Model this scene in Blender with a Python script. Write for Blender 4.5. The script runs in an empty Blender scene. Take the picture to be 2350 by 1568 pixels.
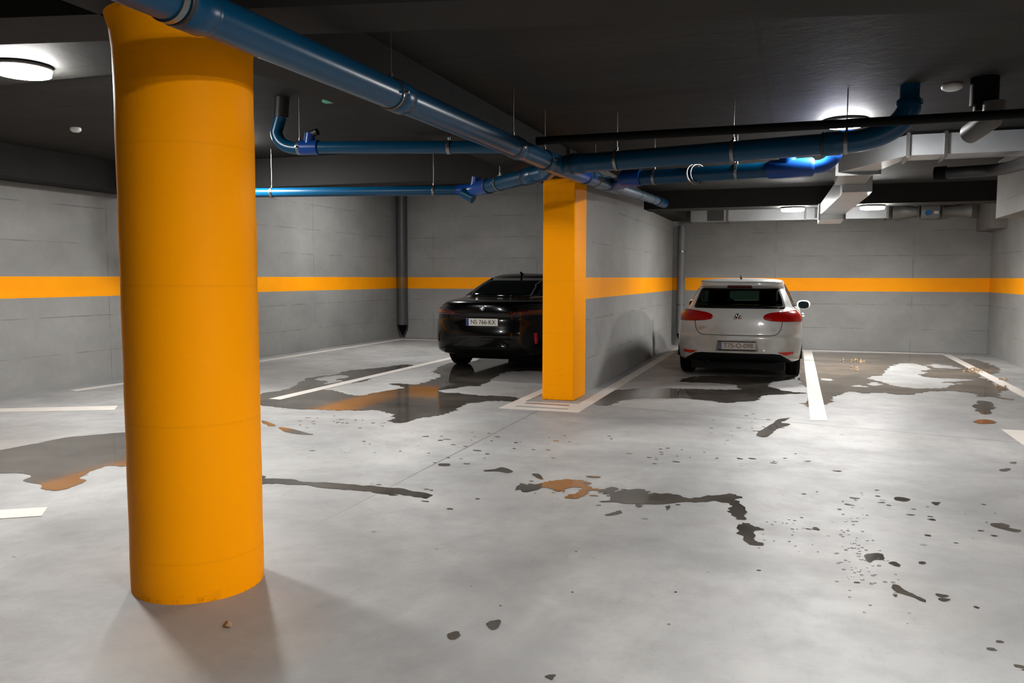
import bpy, bmesh, math, random
from mathutils import Vector, Matrix, noise
from mathutils.bvhtree import BVHTree
random.seed(7)
C = bpy.context.scene.collection
S = bpy.context.scene
PI = math.pi
# ------------------------------------------------------------------ camera
H = 1.46; FPX = 1880.0
PITCH = math.atan2(147, FPX); ROLL = math.radians(0.10); YAW = math.atan2(650, math.hypot(FPX, 147))
_F = Vector((-math.sin(YAW)*math.cos(PITCH), math.cos(YAW)*math.cos(PITCH), -math.sin(PITCH)))
_R = Vector((math.cos(YAW), math.sin(YAW), 0)); _U = _R.cross(_F)
_R2 = math.cos(ROLL)*_R + math.sin(ROLL)*_U; _U2 = -math.sin(ROLL)*_R + math.cos(ROLL)*_U
cd = bpy.data.cameras.new('camera'); cam = bpy.data.objects.new('camera', cd); C.objects.link(cam)
m = Matrix((_R2, _U2, -_F)).transposed().to_4x4(); m.translation = Vector((0, 0, H)); cam.matrix_world = m
cd.sensor_width = 36.0; cd.lens = FPX/2350*36.0; cd.clip_start = 0.05; cd.clip_end = 200
S.camera = cam
# ------------------------------------------------------------------ world, exposure
w = bpy.data.worlds.new('world'); S.world = w; w.use_nodes = True
w.node_tree.nodes['Background'].inputs[0].default_value = (0.5, 0.55, 0.6, 1)
w.node_tree.nodes['Background'].inputs[1].default_value = 0.02
S.view_settings.view_transform = 'Standard'; S.view_settings.look = 'None'
S.view_settings.exposure = 4.28; S.view_settings.gamma = 1.0; S.view_settings.use_curve_mapping = False
S.cycles.max_bounces = 8; S.cycles.diffuse_bounces = 4; S.cycles.glossy_bounces = 4; S.cycles.transmission_bounces = 6
S.cycles.caustics_reflective = False; S.cycles.caustics_refractive = False
S.cycles.use_denoising = True
LAMP = 27.0          # strength of the ceiling lamp diffusers

# ------------------------------------------------------------------ materials
def nt(name):
    m = bpy.data.materials.new(name); m.use_nodes = True
    t = m.node_tree; b = t.nodes['Principled BSDF']; return m, t, b
def lnk(t, a, b): t.links.new(a, b)
def mat(name, col, rough=0.5, metal=0.0, spec=0.5, var=0.0, vs=6.0, bump=0.0, bs=40.0, coat=0.0, emit=None, es=0.0):
    m, t, b = nt(name)
    b.inputs['Base Color'].default_value = (*col, 1); b.inputs['Roughness'].default_value = rough
    b.inputs['Metallic'].default_value = metal; b.inputs['Specular IOR Level'].default_value = spec
    b.inputs['Coat Weight'].default_value = coat; b.inputs['Coat Roughness'].default_value = 0.04
    if emit: b.inputs['Emission Color'].default_value = (*emit, 1); b.inputs['Emission Strength'].default_value = es
    tc = t.nodes.new('ShaderNodeTexCoord')
    n = t.nodes.new('ShaderNodeTexNoise'); n.inputs['Scale'].default_value = vs; n.inputs['Detail'].default_value = 5
    lnk(t, tc.outputs['Object'], n.inputs['Vector'])
    mx = t.nodes.new('ShaderNodeMix'); mx.data_type = 'RGBA'
    v = max(var, 0.01)
    mx.inputs[6].default_value = (*[c*(1-v) for c in col], 1); mx.inputs[7].default_value = (*[min(1, c*(1+v)) for c in col], 1)
    lnk(t, n.outputs['Fac'], mx.inputs[0]); lnk(t, mx.outputs[2], b.inputs['Base Color'])
    if bump:
        n2 = t.nodes.new('ShaderNodeTexNoise'); n2.inputs['Scale'].default_value = bs; n2.inputs['Detail'].default_value = 4
        lnk(t, tc.outputs['Object'], n2.inputs['Vector'])
        bp = t.nodes.new('ShaderNodeBump'); bp.inputs['Strength'].default_value = bump; bp.inputs['Distance'].default_value = 0.01
        lnk(t, n2.outputs['Fac'], bp.inputs['Height']); lnk(t, bp.outputs['Normal'], b.inputs['Normal'])
    return m
def math_n(t, op, a, b=None, clamp=False):
    n = t.nodes.new('ShaderNodeMath'); n.operation = op; n.use_clamp = clamp
    for i, v in enumerate((a, b)):
        if v is None: continue
        if isinstance(v, (int, float)): n.inputs[i].default_value = v
        else: lnk(t, v, n.inputs[i])
    return n.outputs[0]
def mixc(t, f, a, b):
    n = t.nodes.new('ShaderNodeMix'); n.data_type = 'RGBA'
    if isinstance(f, (int, float)): n.inputs[0].default_value = f
    else: lnk(t, f, n.inputs[0])
    for i, v in ((6, a), (7, b)):
        if isinstance(v, tuple): n.inputs[i].default_value = (*v, 1)
        else: lnk(t, v, n.inputs[i])
    return n.outputs[2]
def noise_n(t, vec, sc, det=6, rough=0.55, dist=0.0):
    n = t.nodes.new('ShaderNodeTexNoise'); n.inputs['Scale'].default_value = sc; n.inputs['Detail'].default_value = det
    n.inputs['Roughness'].default_value = rough; n.inputs['Distortion'].default_value = dist
    lnk(t, vec, n.inputs['Vector']); return n.outputs['Fac']
def ramp(t, f, a, b):
    n = t.nodes.new('ShaderNodeMapRange'); n.inputs['From Min'].default_value = a; n.inputs['From Max'].default_value = b
    lnk(t, f, n.inputs['Value']); return n.outputs['Result']
def scale_vec(t, vec, s):
    n = t.nodes.new('ShaderNodeVectorMath'); n.operation = 'MULTIPLY'; n.inputs[1].default_value = s
    lnk(t, vec, n.inputs[0]); return n.outputs[0]

def line_mask(t, coord, period, offset, width):
    # 1 on thin formwork joints repeated every `period` metres
    a = math_n(t, 'SUBTRACT', coord, offset); a = math_n(t, 'DIVIDE', a, period)
    a = math_n(t, 'FRACT', a); a = math_n(t, 'SUBTRACT', a, 0.5); a = math_n(t, 'ABSOLUTE', a)
    return math_n(t, 'GREATER_THAN', a, 0.5-width/period)
ORANGE = (1.0, 0.34, 0.0)
def wall_mat(name, axis, voff, stripe=True, base=(0.25, 0.247, 0.24)):
    m, t, b = nt(name)
    g = t.nodes.new('ShaderNodeNewGeometry'); P = g.outputs['Position']
    s = t.nodes.new('ShaderNodeSeparateXYZ'); lnk(t, P, s.inputs[0])
    u = s.outputs[axis]; z = s.outputs['Z']
    n1 = noise_n(t, scale_vec(t, P, (1, 1, 1.6)), 0.9, 6, 0.6); n2 = noise_n(t, P, 9, 6, 0.65)
    c = mixc(t, ramp(t, n1, 0.3, 0.7), tuple(x*0.84 for x in base), tuple(x*1.12 for x in base))
    c = mixc(t, math_n(t, 'MULTIPLY', ramp(t, n2, 0.35, 0.75), 0.16), c, tuple(x*0.6 for x in base))
    jm = math_n(t, 'MAXIMUM', line_mask(t, z, 0.49, -0.05, 0.007), line_mask(t, u, 2.6, voff, 0.007))
    brk = ramp(t, noise_n(t, P, 2.3, 4), 0.42, 0.62)
    c = mixc(t, math_n(t, 'MULTIPLY', math_n(t, 'MULTIPLY', jm, brk), 0.5), c, (0.06, 0.058, 0.055))
    # scuffs
    sc = ramp(t, noise_n(t, scale_vec(t, P, (1.4, 1.4, 4)), 2.2, 8, 0.75), 0.66, 0.78)
    c = mixc(t, math_n(t, 'MULTIPLY', sc, 0.5), c, (0.07, 0.066, 0.062))
    if stripe:
        zz = math_n(t, 'ADD', z, math_n(t, 'MULTIPLY', math_n(t, 'SUBTRACT', noise_n(t, P, 6, 3), 0.5), 0.006))
        k = math_n(t, 'MULTIPLY', math_n(t, 'GREATER_THAN', zz, 1.192), math_n(t, 'LESS_THAN', zz, 1.462))
        oc = mixc(t, ramp(t, n1, 0.3, 0.7), (0.90, 0.30, 0.001), (0.98, 0.36, 0.0015))
        c = mixc(t, k, c, oc)
    lnk(t, c, b.inputs['Base Color']); b.inputs['Roughness'].default_value = 0.65; b.inputs['Specular IOR Level'].default_value = 0.15
    bp = t.nodes.new('ShaderNodeBump'); bp.inputs['Strength'].default_value = 0.25; bp.inputs['Distance'].default_value = 0.01
    hh = math_n(t, 'SUBTRACT', n2, math_n(t, 'MULTIPLY', jm, 0.6)); lnk(t, hh, bp.inputs['Height']); lnk(t, bp.outputs[0], b.inputs['Normal'])
    return m
def floor_mat():
    m, t, b = nt('polished concrete floor')
    g = t.nodes.new('ShaderNodeNewGeometry'); P = g.outputs['Position']
    s = t.nodes.new('ShaderNodeSeparateXYZ'); lnk(t, P, s.inputs[0]); X = s.outputs['X']; Y = s.outputs['Y']
    n1 = noise_n(t, P, 0.55, 7, 0.62, 0.6); n2 = noise_n(t, P, 3.2, 8, 0.7); n3 = noise_n(t, P, 0.35, 4, 0.5); n4 = noise_n(t, scale_vec(t, P, (1.6, 0.5, 1)), 11, 8, 0.78)
    c = mixc(t, ramp(t, n1, 0.3, 0.72), (0.185, 0.187, 0.188), (0.395, 0.392, 0.385))
    c = mixc(t, math_n(t, 'MULTIPLY', ramp(t, n2, 0.45, 0.75), 0.5), c, (0.17, 0.17, 0.168))
    c = mixc(t, math_n(t, 'MULTIPLY', ramp(t, n3, 0.55, 0.72), 0.30), c, (0.33, 0.26, 0.215))
    c = mixc(t, math_n(t, 'MULTIPLY', ramp(t, n4, 0.58, 0.74), 0.42), c, (0.12, 0.118, 0.115))
    # small dark marks
    v = t.nodes.new('ShaderNodeTexVoronoi'); v.inputs['Scale'].default_value = 1.9
    lnk(t, scale_vec(t, P, (1, 1, 0)), v.inputs['Vector'])
    dm = math_n(t, 'LESS_THAN', math_n(t, 'ADD', v.outputs['Distance'], math_n(t, 'MULTIPLY', n2, 0.16)), 0.118)
    c = mixc(t, math_n(t, 'MULTIPLY', dm, 0.6), c, (0.07, 0.067, 0.063))
    # saw cut joints
    wob = math_n(t, 'MULTIPLY', math_n(t, 'SUBTRACT', noise_n(t, P, 1.5, 4), 0.5), 0.02)
    d1 = math_n(t, 'ABSOLUTE', math_n(t, 'ADD', math_n(t, 'ADD', X, 2.635), wob))
    j1 = math_n(t, 'MULTIPLY', math_n(t, 'LESS_THAN', d1, 0.0085), math_n(t, 'MULTIPLY', math_n(t, 'LESS_THAN', Y, 8.55), ramp(t, Y, 3.9, 6.0)))
    ln = math_n(t, 'ADD', math_n(t, 'MULTIPLY', X, 0.212), Y)   # slanted crack  Y = 8.68 - 0.212 X
    d2 = math_n(t, 'ABSOLUTE', math_n(t, 'ADD', math_n(t, 'SUBTRACT', ln, 8.70), math_n(t, 'MULTIPLY', wob, 3)))
    j2 = math_n(t, 'MULTIPLY', math_n(t, 'LESS_THAN', d2, 0.016), math_n(t, 'GREATER_THAN', X, -2.2))
    j = math_n(t, 'MAXIMUM', math_n(t, 'MULTIPLY', j1, 0.8), math_n(t, 'MULTIPLY', j2, 0.5))
    c = mixc(t, j, c, (0.10, 0.098, 0.095))
    # brown shadow in front of the round column, painted into the floor colour
    dx = math_n(t, 'ADD', X, 2.22); dy = math_n(t, 'SUBTRACT', Y, 2.72)
    rr = math_n(t, 'ADD', math_n(t, 'MULTIPLY', dx, dx), math_n(t, 'MULTIPLY', dy, dy))
    rr = math_n(t, 'ADD', rr, math_n(t, 'MULTIPLY', math_n(t, 'SUBTRACT', n2, 0.5), 0.35))
    shade = ramp(t, rr, 0.30, 0.10)
    c = mixc(t, math_n(t, 'MULTIPLY', shade, 0.35), c, (0.32, 0.24, 0.17))
    lnk(t, c, b.inputs['Base Color'])
    r = math_n(t, 'ADD', math_n(t, 'MULTIPLY', n2, 0.30), 0.36); lnk(t, r, b.inputs['Roughness'])
    b.inputs['Specular IOR Level'].default_value = 0.28
    bp = t.nodes.new('ShaderNodeBump'); bp.inputs['Strength'].default_value = 0.12; bp.inputs['Distance'].default_value = 0.01
    lnk(t, math_n(t, 'ADD', n2, math_n(t, 'MULTIPLY', noise_n(t, P, 60, 3), 0.4)), bp.inputs['Height']); lnk(t, bp.outputs[0], b.inputs['Normal'])
    return m
def slab_mat():
    m, t, b = nt('dark concrete ceiling')
    g = t.nodes.new('ShaderNodeNewGeometry'); P = g.outputs['Position']
    s = t.nodes.new('ShaderNodeSeparateXYZ'); lnk(t, P, s.inputs[0])
    n1 = noise_n(t, scale_vec(t, P, (0.5, 1.6, 1)), 1.5, 7, 0.65); n2 = noise_n(t, P, 7, 6, 0.7)
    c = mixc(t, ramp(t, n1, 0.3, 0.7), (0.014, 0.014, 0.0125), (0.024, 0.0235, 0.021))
    jm = math_n(t, 'MAXIMUM', line_mask(t, s.outputs['Y'], 0.62, 0.2, 0.012), line_mask(t, s.outputs['X'], 2.5, 1.0-1.25, 0.018))
    c = mixc(t, math_n(t, 'MULTIPLY', math_n(t, 'MULTIPLY', jm, ramp(t, n2, 0.3, 0.6)), 0.7), c, (0.008, 0.008, 0.008))
    c = mixc(t, math_n(t, 'MULTIPLY', ramp(t, n2, 0.6, 0.75), 0.35), c, (0.015, 0.015, 0.015))
    lnk(t, c, b.inputs['Base Color']); b.inputs['Roughness'].default_value = 0.75; b.inputs['Specular IOR Level'].default_value = 0.2
    bp = t.nodes.new('ShaderNodeBump'); bp.inputs['Strength'].default_value = 0.4; bp.inputs['Distance'].default_value = 0.01
    lnk(t, n2, bp.inputs['Height']); lnk(t, bp.outputs[0], b.inputs['Normal'])
    return m
M = {}
M['wall_x'] = wall_mat('painted concrete wall side', 'Y', 7.74-1.3)
M['wall_y'] = wall_mat('painted concrete wall end', 'X', 0.9-1.3)
M['wall_plain'] = wall_mat('bare concrete lintel', 'Y', 3.0, stripe=False, base=(0.20, 0.188, 0.172))
M['floor'] = floor_mat(); M['slab'] = slab_mat()
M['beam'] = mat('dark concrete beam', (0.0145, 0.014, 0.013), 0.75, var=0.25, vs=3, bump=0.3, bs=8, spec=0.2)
M['orange'] = mat('orange column paint', ORANGE, 0.55, spec=0.05, var=0.03, vs=2, bump=0.06, bs=14)
def add_chips(m):
    # grimy chips low on the painted columns, plus faint pour lines
    t = m.node_tree; b = t.nodes['Principled BSDF']; src = b.inputs['Base Color'].links[0].from_socket
    g = t.nodes.new('ShaderNodeNewGeometry'); P = g.outputs['Position']; s = t.nodes.new('ShaderNodeSeparateXYZ'); lnk(t, P, s.inputs[0])
    k = math_n(t, 'MULTIPLY', ramp(t, noise_n(t, P, 22, 5, 0.7), 0.66, 0.72), math_n(t, 'MULTIPLY', ramp(t, s.outputs['Z'], 0.75, 0.05), ramp(t, s.outputs['Y'], 8.0, 9.0)))
    f = math_n(t, 'MULTIPLY', ramp(t, noise_n(t, P, 14, 6, 0.7), 0.52, 0.70), ramp(t, s.outputs['Z'], 0.05, 0.0))
    pl = math_n(t, 'MULTIPLY', line_mask(t, s.outputs['Z'], 0.62, 0.18, 0.006), 0.05)
    k = math_n(t, 'MAXIMUM', math_n(t, 'MULTIPLY', math_n(t, 'MAXIMUM', k, f), 0.65), pl)
    lnk(t, mixc(t, k, src, (0.10, 0.045, 0.004)), b.inputs['Base Color'])
add_chips(M['orange'])
M['blue'] = mat('blue drain pipe plastic', (0.0004, 0.043, 0.100), 0.3, spec=0.3, var=0.12, vs=5)
M['bluebright'] = mat('bright blue pipe fitting', (0.004, 0.042, 0.21), 0.3, spec=0.3, var=0.1, vs=5)
M['greyblue'] = mat('dusty blue drain pipe', (0.07, 0.14, 0.22), 0.4, var=0.1)
M['rubber'] = mat('black rubber seal', (0.008, 0.008, 0.009), 0.5)
M['galv'] = mat('galvanised clamp steel', (0.22, 0.22, 0.21), 0.35, metal=0.9, var=0.15, vs=30)
M['duct'] = mat('galvanised duct sheet', (0.50, 0.52, 0.53), 0.36, metal=0.6, var=0.18, vs=4, bump=0.15, bs=5)
M['ductdull'] = mat('dull duct sheet', (0.2, 0.2, 0.19), 0.5, metal=0.3, var=0.15, vs=4)
M['blackpipe'] = mat('black insulation', (0.0015, 0.0015, 0.0015), 0.7, spec=0.12)
M['darkpipe'] = mat('dark grey insulation', (0.010, 0.0097, 0.0094), 0.65)
M['greypipe'] = mat('grey insulated pipe end', (0.07, 0.068, 0.065), 0.5)
M['downpipe'] = mat('dark grey downpipe paint', (0.055, 0.056, 0.057), 0.5, var=0.2)
M['downpipe_lt'] = mat('grey downpipe paint', (0.17, 0.175, 0.18), 0.5, var=0.1)
M['lampglow'] = mat('lit opal diffuser', (0.9, 0.9, 0.9), 0.4, emit=(1.0, 0.985, 0.955), es=LAMP)
M['lampside'] = mat('lit opal side band', (0.9, 0.9, 0.9), 0.4, emit=(1.0, 0.985, 0.955), es=LAMP*0.62)
M['lamprim'] = mat('lamp rim grey plastic', (0.10, 0.10, 0.10), 0.4)
M['whiteplastic'] = mat('white plastic', (0.55, 0.55, 0.53), 0.4)
M['green'] = mat('green plastic', (0.10, 0.42, 0.26), 0.4)
M['line'] = mat('white floor paint', (0.55, 0.515, 0.48), 0.5, var=0.10, vs=3.5)
def water_mat(name, a, b_):
    m, t, b = nt(name)
    g = t.nodes.new('ShaderNodeNewGeometry'); P = g.outputs['Position']
    n = noise_n(t, P, 1.6, 6, 0.6)
    lnk(t, mixc(t, ramp(t, n, 0.35, 0.68), a, b_), b.inputs['Base Color'])
    b.inputs['Roughness'].default_value = 0.05; b.inputs['Specular IOR Level'].default_value = 0.5
    bp = t.nodes.new('ShaderNodeBump'); bp.inputs['Strength'].default_value = 0.02; bp.inputs['Distance'].default_value = 0.01
    lnk(t, noise_n(t, P, 5, 2), bp.inputs['Height']); lnk(t, bp.outputs[0], b.inputs['Normal'])
    return m
M['water'] = water_mat('wet concrete under water', (0.052, 0.047, 0.042), (0.115, 0.10, 0.085))
M['muddy'] = water_mat('muddy water', (0.075, 0.060, 0.047), (0.19, 0.145, 0.105))
M['drop'] = mat('water droplet', (0.25, 0.25, 0.25), 0.03)
M['white_paint'] = None
def dirty_white():
    m, t, b = nt('white car paint with road dust')
    tc = t.nodes.new('ShaderNodeTexCoord'); P = tc.outputs['Object']
    s = t.nodes.new('ShaderNodeSeparateXYZ'); lnk(t, P, s.inputs[0]); z = s.outputs['Z']
    n = noise_n(t, P, 2.5, 5, 0.6)
    band = math_n(t, 'MULTIPLY', ramp(t, z, 0.92, 0.6), ramp(t, s.outputs['Y'], 0.5, 0.12))
    k = math_n(t, 'MULTIPLY', math_n(t, 'MULTIPLY', band, ramp(t, n, 0.3, 0.62)), 0.75)
    c = mixc(t, k, (0.43, 0.44, 0.43), (0.23, 0.20, 0.155))
    gm = t.nodes.new('ShaderNodeNewGeometry')
    c = mixc(t, gm.outputs['Backfacing'], c, (0.015, 0.015, 0.015))   # the cabin lining on the inside of the shell
    lnk(t, c, b.inputs['Base Color']); b.inputs['Roughness'].default_value = 0.32
    b.inputs['Coat Weight'].default_value = 0.7; b.inputs['Coat Roughness'].default_value = 0.06
    return m
M['white_paint'] = dirty_white()
M['black_paint'] = mat('black car paint', (0.0008, 0.0008, 0.0009), 0.2, coat=0.5, spec=0.15)
M['black_glass'] = mat('tinted black glass', (0.002, 0.003, 0.003), 0.04, spec=0.5)
M['trim_black'] = mat('black plastic trim', (0.0022, 0.0022, 0.0022), 0.6, spec=0.12)
M['tyre'] = mat('tyre rubber', (0.003, 0.003, 0.003), 0.8, spec=0.12, bump=0.3, bs=60)
M['rim'] = mat('alloy wheel', (0.25, 0.25, 0.26), 0.3, metal=0.9)
M['red'] = mat('red lamp lens', (0.27, 0.002, 0.002), 0.2, coat=0.15, spec=0.2)
M['darkred'] = mat('dark red lamp lens', (0.055, 0.002, 0.003), 0.12, coat=0.6)
M['redrefl'] = mat('red reflector', (0.45, 0.02, 0.01), 0.2)
M['crimson'] = mat('crimson reflector', (0.5, 0.008, 0.04), 0.2)
M['chrome'] = mat('chrome', (0.75, 0.75, 0.75), 0.10, metal=1.0)
M['badge_dark'] = mat('badge dark enamel', (0.02, 0.022, 0.025), 0.2)
M['plate'] = mat('dusty number plate', (0.33, 0.30, 0.27), 0.45)
M['plate_b'] = mat('white number plate', (0.85, 0.85, 0.80), 0.45)
M['plateblue'] = mat('plate blue band', (0.02, 0.05, 0.22), 0.4)
M['plateblue_d'] = mat('dusty plate blue band', (0.06, 0.075, 0.13), 0.4)
M['ink'] = mat('plate black ink', (0.012, 0.011, 0.01), 0.5)
M['ink_d'] = mat('dusty plate ink', (0.055, 0.04, 0.032), 0.5)
M['seat'] = mat('dark seat cloth', (0.02, 0.02, 0.021), 0.8)
M['silver'] = mat('silver window trim', (0.7, 0.7, 0.7), 0.2, metal=1.0)
M['blueplastic'] = mat('blue motor housing', (0.01, 0.12, 0.30), 0.35)
M['roundel'] = mat('roundel blue', (0.03, 0.15, 0.45), 0.3)
def glass_mat():
    m = bpy.data.materials.new('tinted car glass'); m.use_nodes = True; t = m.node_tree; b = t.nodes['Principled BSDF']
    b.inputs['Base Color'].default_value = (0.16, 0.24, 0.21, 1); b.inputs['Roughness'].default_value = 0.02
    b.inputs['Transmission Weight'].default_value = 1.0; b.inputs['IOR'].default_value = 1.1
    n = t.nodes.new('ShaderNodeTexNoise'); n.inputs['Scale'].default_value = 3.0
    mr = t.nodes.new('ShaderNodeMapRange'); mr.inputs['To Min'].default_value = 0.02; mr.inputs['To Max'].default_value = 0.06
    t.links.new(n.outputs['Fac'], mr.inputs['Value']); t.links.new(mr.outputs['Result'], b.inputs['Roughness'])
    return m
M['glass'] = glass_mat()

# ------------------------------------------------------------------ mesh helpers
class MB:
    def __init__(s): s.v = []; s.f = []; s.sm = []
    def add(s, vs, fs, smooth=False):
        o = len(s.v); s.v += [tuple(p) for p in vs]; s.f += [tuple(i+o for i in f) for f in fs]; s.sm += [smooth]*len(fs); return s
    def box(s, x0, y0, z0, x1, y1, z1):
        v = [(x0,y0,z0),(x1,y0,z0),(x1,y1,z0),(x0,y1,z0),(x0,y0,z1),(x1,y0,z1),(x1,y1,z1),(x0,y1,z1)]
        return s.add(v, [(0,3,2,1),(4,5,6,7),(0,1,5,4),(1,2,6,5),(2,3,7,6),(3,0,4,7)])
    def hexa(s, a, b):           # two quads (near ring a, far ring b)
        return s.add(list(a)+list(b), [(0,1,2,3),(7,6,5,4),(0,4,5,1),(1,5,6,2),(2,6,7,3),(3,7,4,0)])
    def tube(s, pts, r, n=24, cap=True, closed=False):
        pts = [Vector(p) for p in pts]; rs = r if isinstance(r, (list, tuple)) else [r]*len(pts)
        N = len(pts); rings = []; up = None
        for i, p in enumerate(pts):
            if closed: d = (pts[(i+1) % N]-pts[i-1])
            else: d = (pts[min(i+1, N-1)]-pts[max(i-1, 0)])
            d.normalize()
            if up is None: up = Vector((0,0,1)) if abs(d.z) < 0.9 else Vector((0,1,0))
            a = up-d*up.dot(d)
            if a.length < 1e-6: a = Vector((1,0,0))-d*d.x
            a.normalize(); b = d.cross(a); up = a
            rings.append([p+(a*math.cos(2*PI*k/n)+b*math.sin(2*PI*k/n))*rs[i] for k in range(n)])
        vs = [v for rg in rings for v in rg]; fs = []
        for i in range(N if closed else N-1):
            j = (i+1) % N
            for k in range(n): fs.append((i*n+k, i*n+(k+1) % n, j*n+(k+1) % n, j*n+k))
        s.add(vs, fs, True)
        if cap and not closed:
            s.add(rings[0], [tuple(range(n-1, -1, -1))]); s.add(rings[-1], [tuple(range(n))])
        return s
    def cyl(s, a, b, r, n=24, r2=None): return s.tube([a, b], [r, r if r2 is None else r2], n)
    def ring(s, c, axis, R, r, w=0.0, n=32, k=8):
        c = Vector(c); d = Vector(axis).normalized(); a = d.orthogonal().normalized(); b = d.cross(a); vs = []; fs = []
        for i in range(n):
            u = a*math.cos(2*PI*i/n)+b*math.sin(2*PI*i/n)
            for j in range(k):
                t = 2*PI*j/k; vs.append(c+u*(R+r*math.cos(t))+d*((w/2+r)*math.sin(t)))
        for i in range(n):
            for j in range(k): fs.append((i*k+j, ((i+1) % n)*k+j, ((i+1) % n)*k+(j+1) % k, i*k+(j+1) % k))
        return s.add(vs, fs, True)
    def band(s, c, axis, R, w, th=0.004, n=36):   # flat strap ring
        c = Vector(c); d = Vector(axis).normalized(); a = d.orthogonal().normalized(); b = d.cross(a); vs = []; fs = []
        for i in range(n):
            u = a*math.cos(2*PI*i/n)+b*math.sin(2*PI*i/n)
            for (rr, ww) in ((R, -w/2), (R+th, -w/2), (R+th, w/2), (R, w/2)): vs.append(c+u*rr+d*ww)
        for i in range(n):
            for j in range(4): fs.append((i*4+j, ((i+1) % n)*4+j, ((i+1) % n)*4+(j+1) % 4, i*4+(j+1) % 4))
        return s.add(vs, fs, False)
    def lathe(s, prof, c=(0,0,0), axis='z', n=40, cap=True):
        vs = []; fs = []
        for (r, h) in prof:
            for k in range(n):
                t = 2*PI*k/n
                if axis == 'z': vs.append((c[0]+r*math.cos(t), c[1]+r*math.sin(t), c[2]+h))
                elif axis == 'x': vs.append((c[0]+h, c[1]+r*math.cos(t), c[2]+r*math.sin(t)))
                else: vs.append((c[0]+r*math.sin(t), c[1]+h, c[2]+r*math.cos(t)))
        P = len(prof)
        for i in range(P-1):
            for k in range(n): fs.append((i*n+k, i*n+(k+1) % n, (i+1)*n+(k+1) % n, (i+1)*n+k))
        s.add(vs, fs, True)
        if cap:
            s.add(vs[:n], [tuple(range(n-1, -1, -1))]); s.add(vs[-n:], [tuple(range(n))])
        return s
    def build(s, name, m, parent=None, loc=None):
        me = bpy.data.meshes.new(name); me.from_pydata(s.v, [], s.f); me.validate()
        bm = bmesh.new(); bm.from_mesh(me); bmesh.ops.recalc_face_normals(bm, faces=bm.faces); bm.to_mesh(me); bm.free()
        if len(me.polygons) == len(s.sm): me.polygons.foreach_set('use_smooth', s.sm)
        me.materials.append(m); o = bpy.data.objects.new(name, me); C.objects.link(o)
        if parent: o.parent = parent
        if loc: o.location = loc
        return o
def tag(o, label=None, cat=None, group=None, kind=None):
    if label: o['label'] = label
    if cat: o['category'] = cat
    if group: o['group'] = group
    if kind: o['kind'] = kind
    return o
def thing(name, loc, label, cat, group=None, rz=0.0):
    o = bpy.data.objects.new(name, None); C.objects.link(o); o.location = loc; o.rotation_euler = (0, 0, rz); o.empty_display_size = 0.1
    return tag(o, label, cat, group)
def bevel(o, w=0.01, seg=2):
    md = o.modifiers.new('bevel', 'BEVEL'); md.width = w; md.segments = seg; md.limit_method = 'ANGLE'; return o
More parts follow.
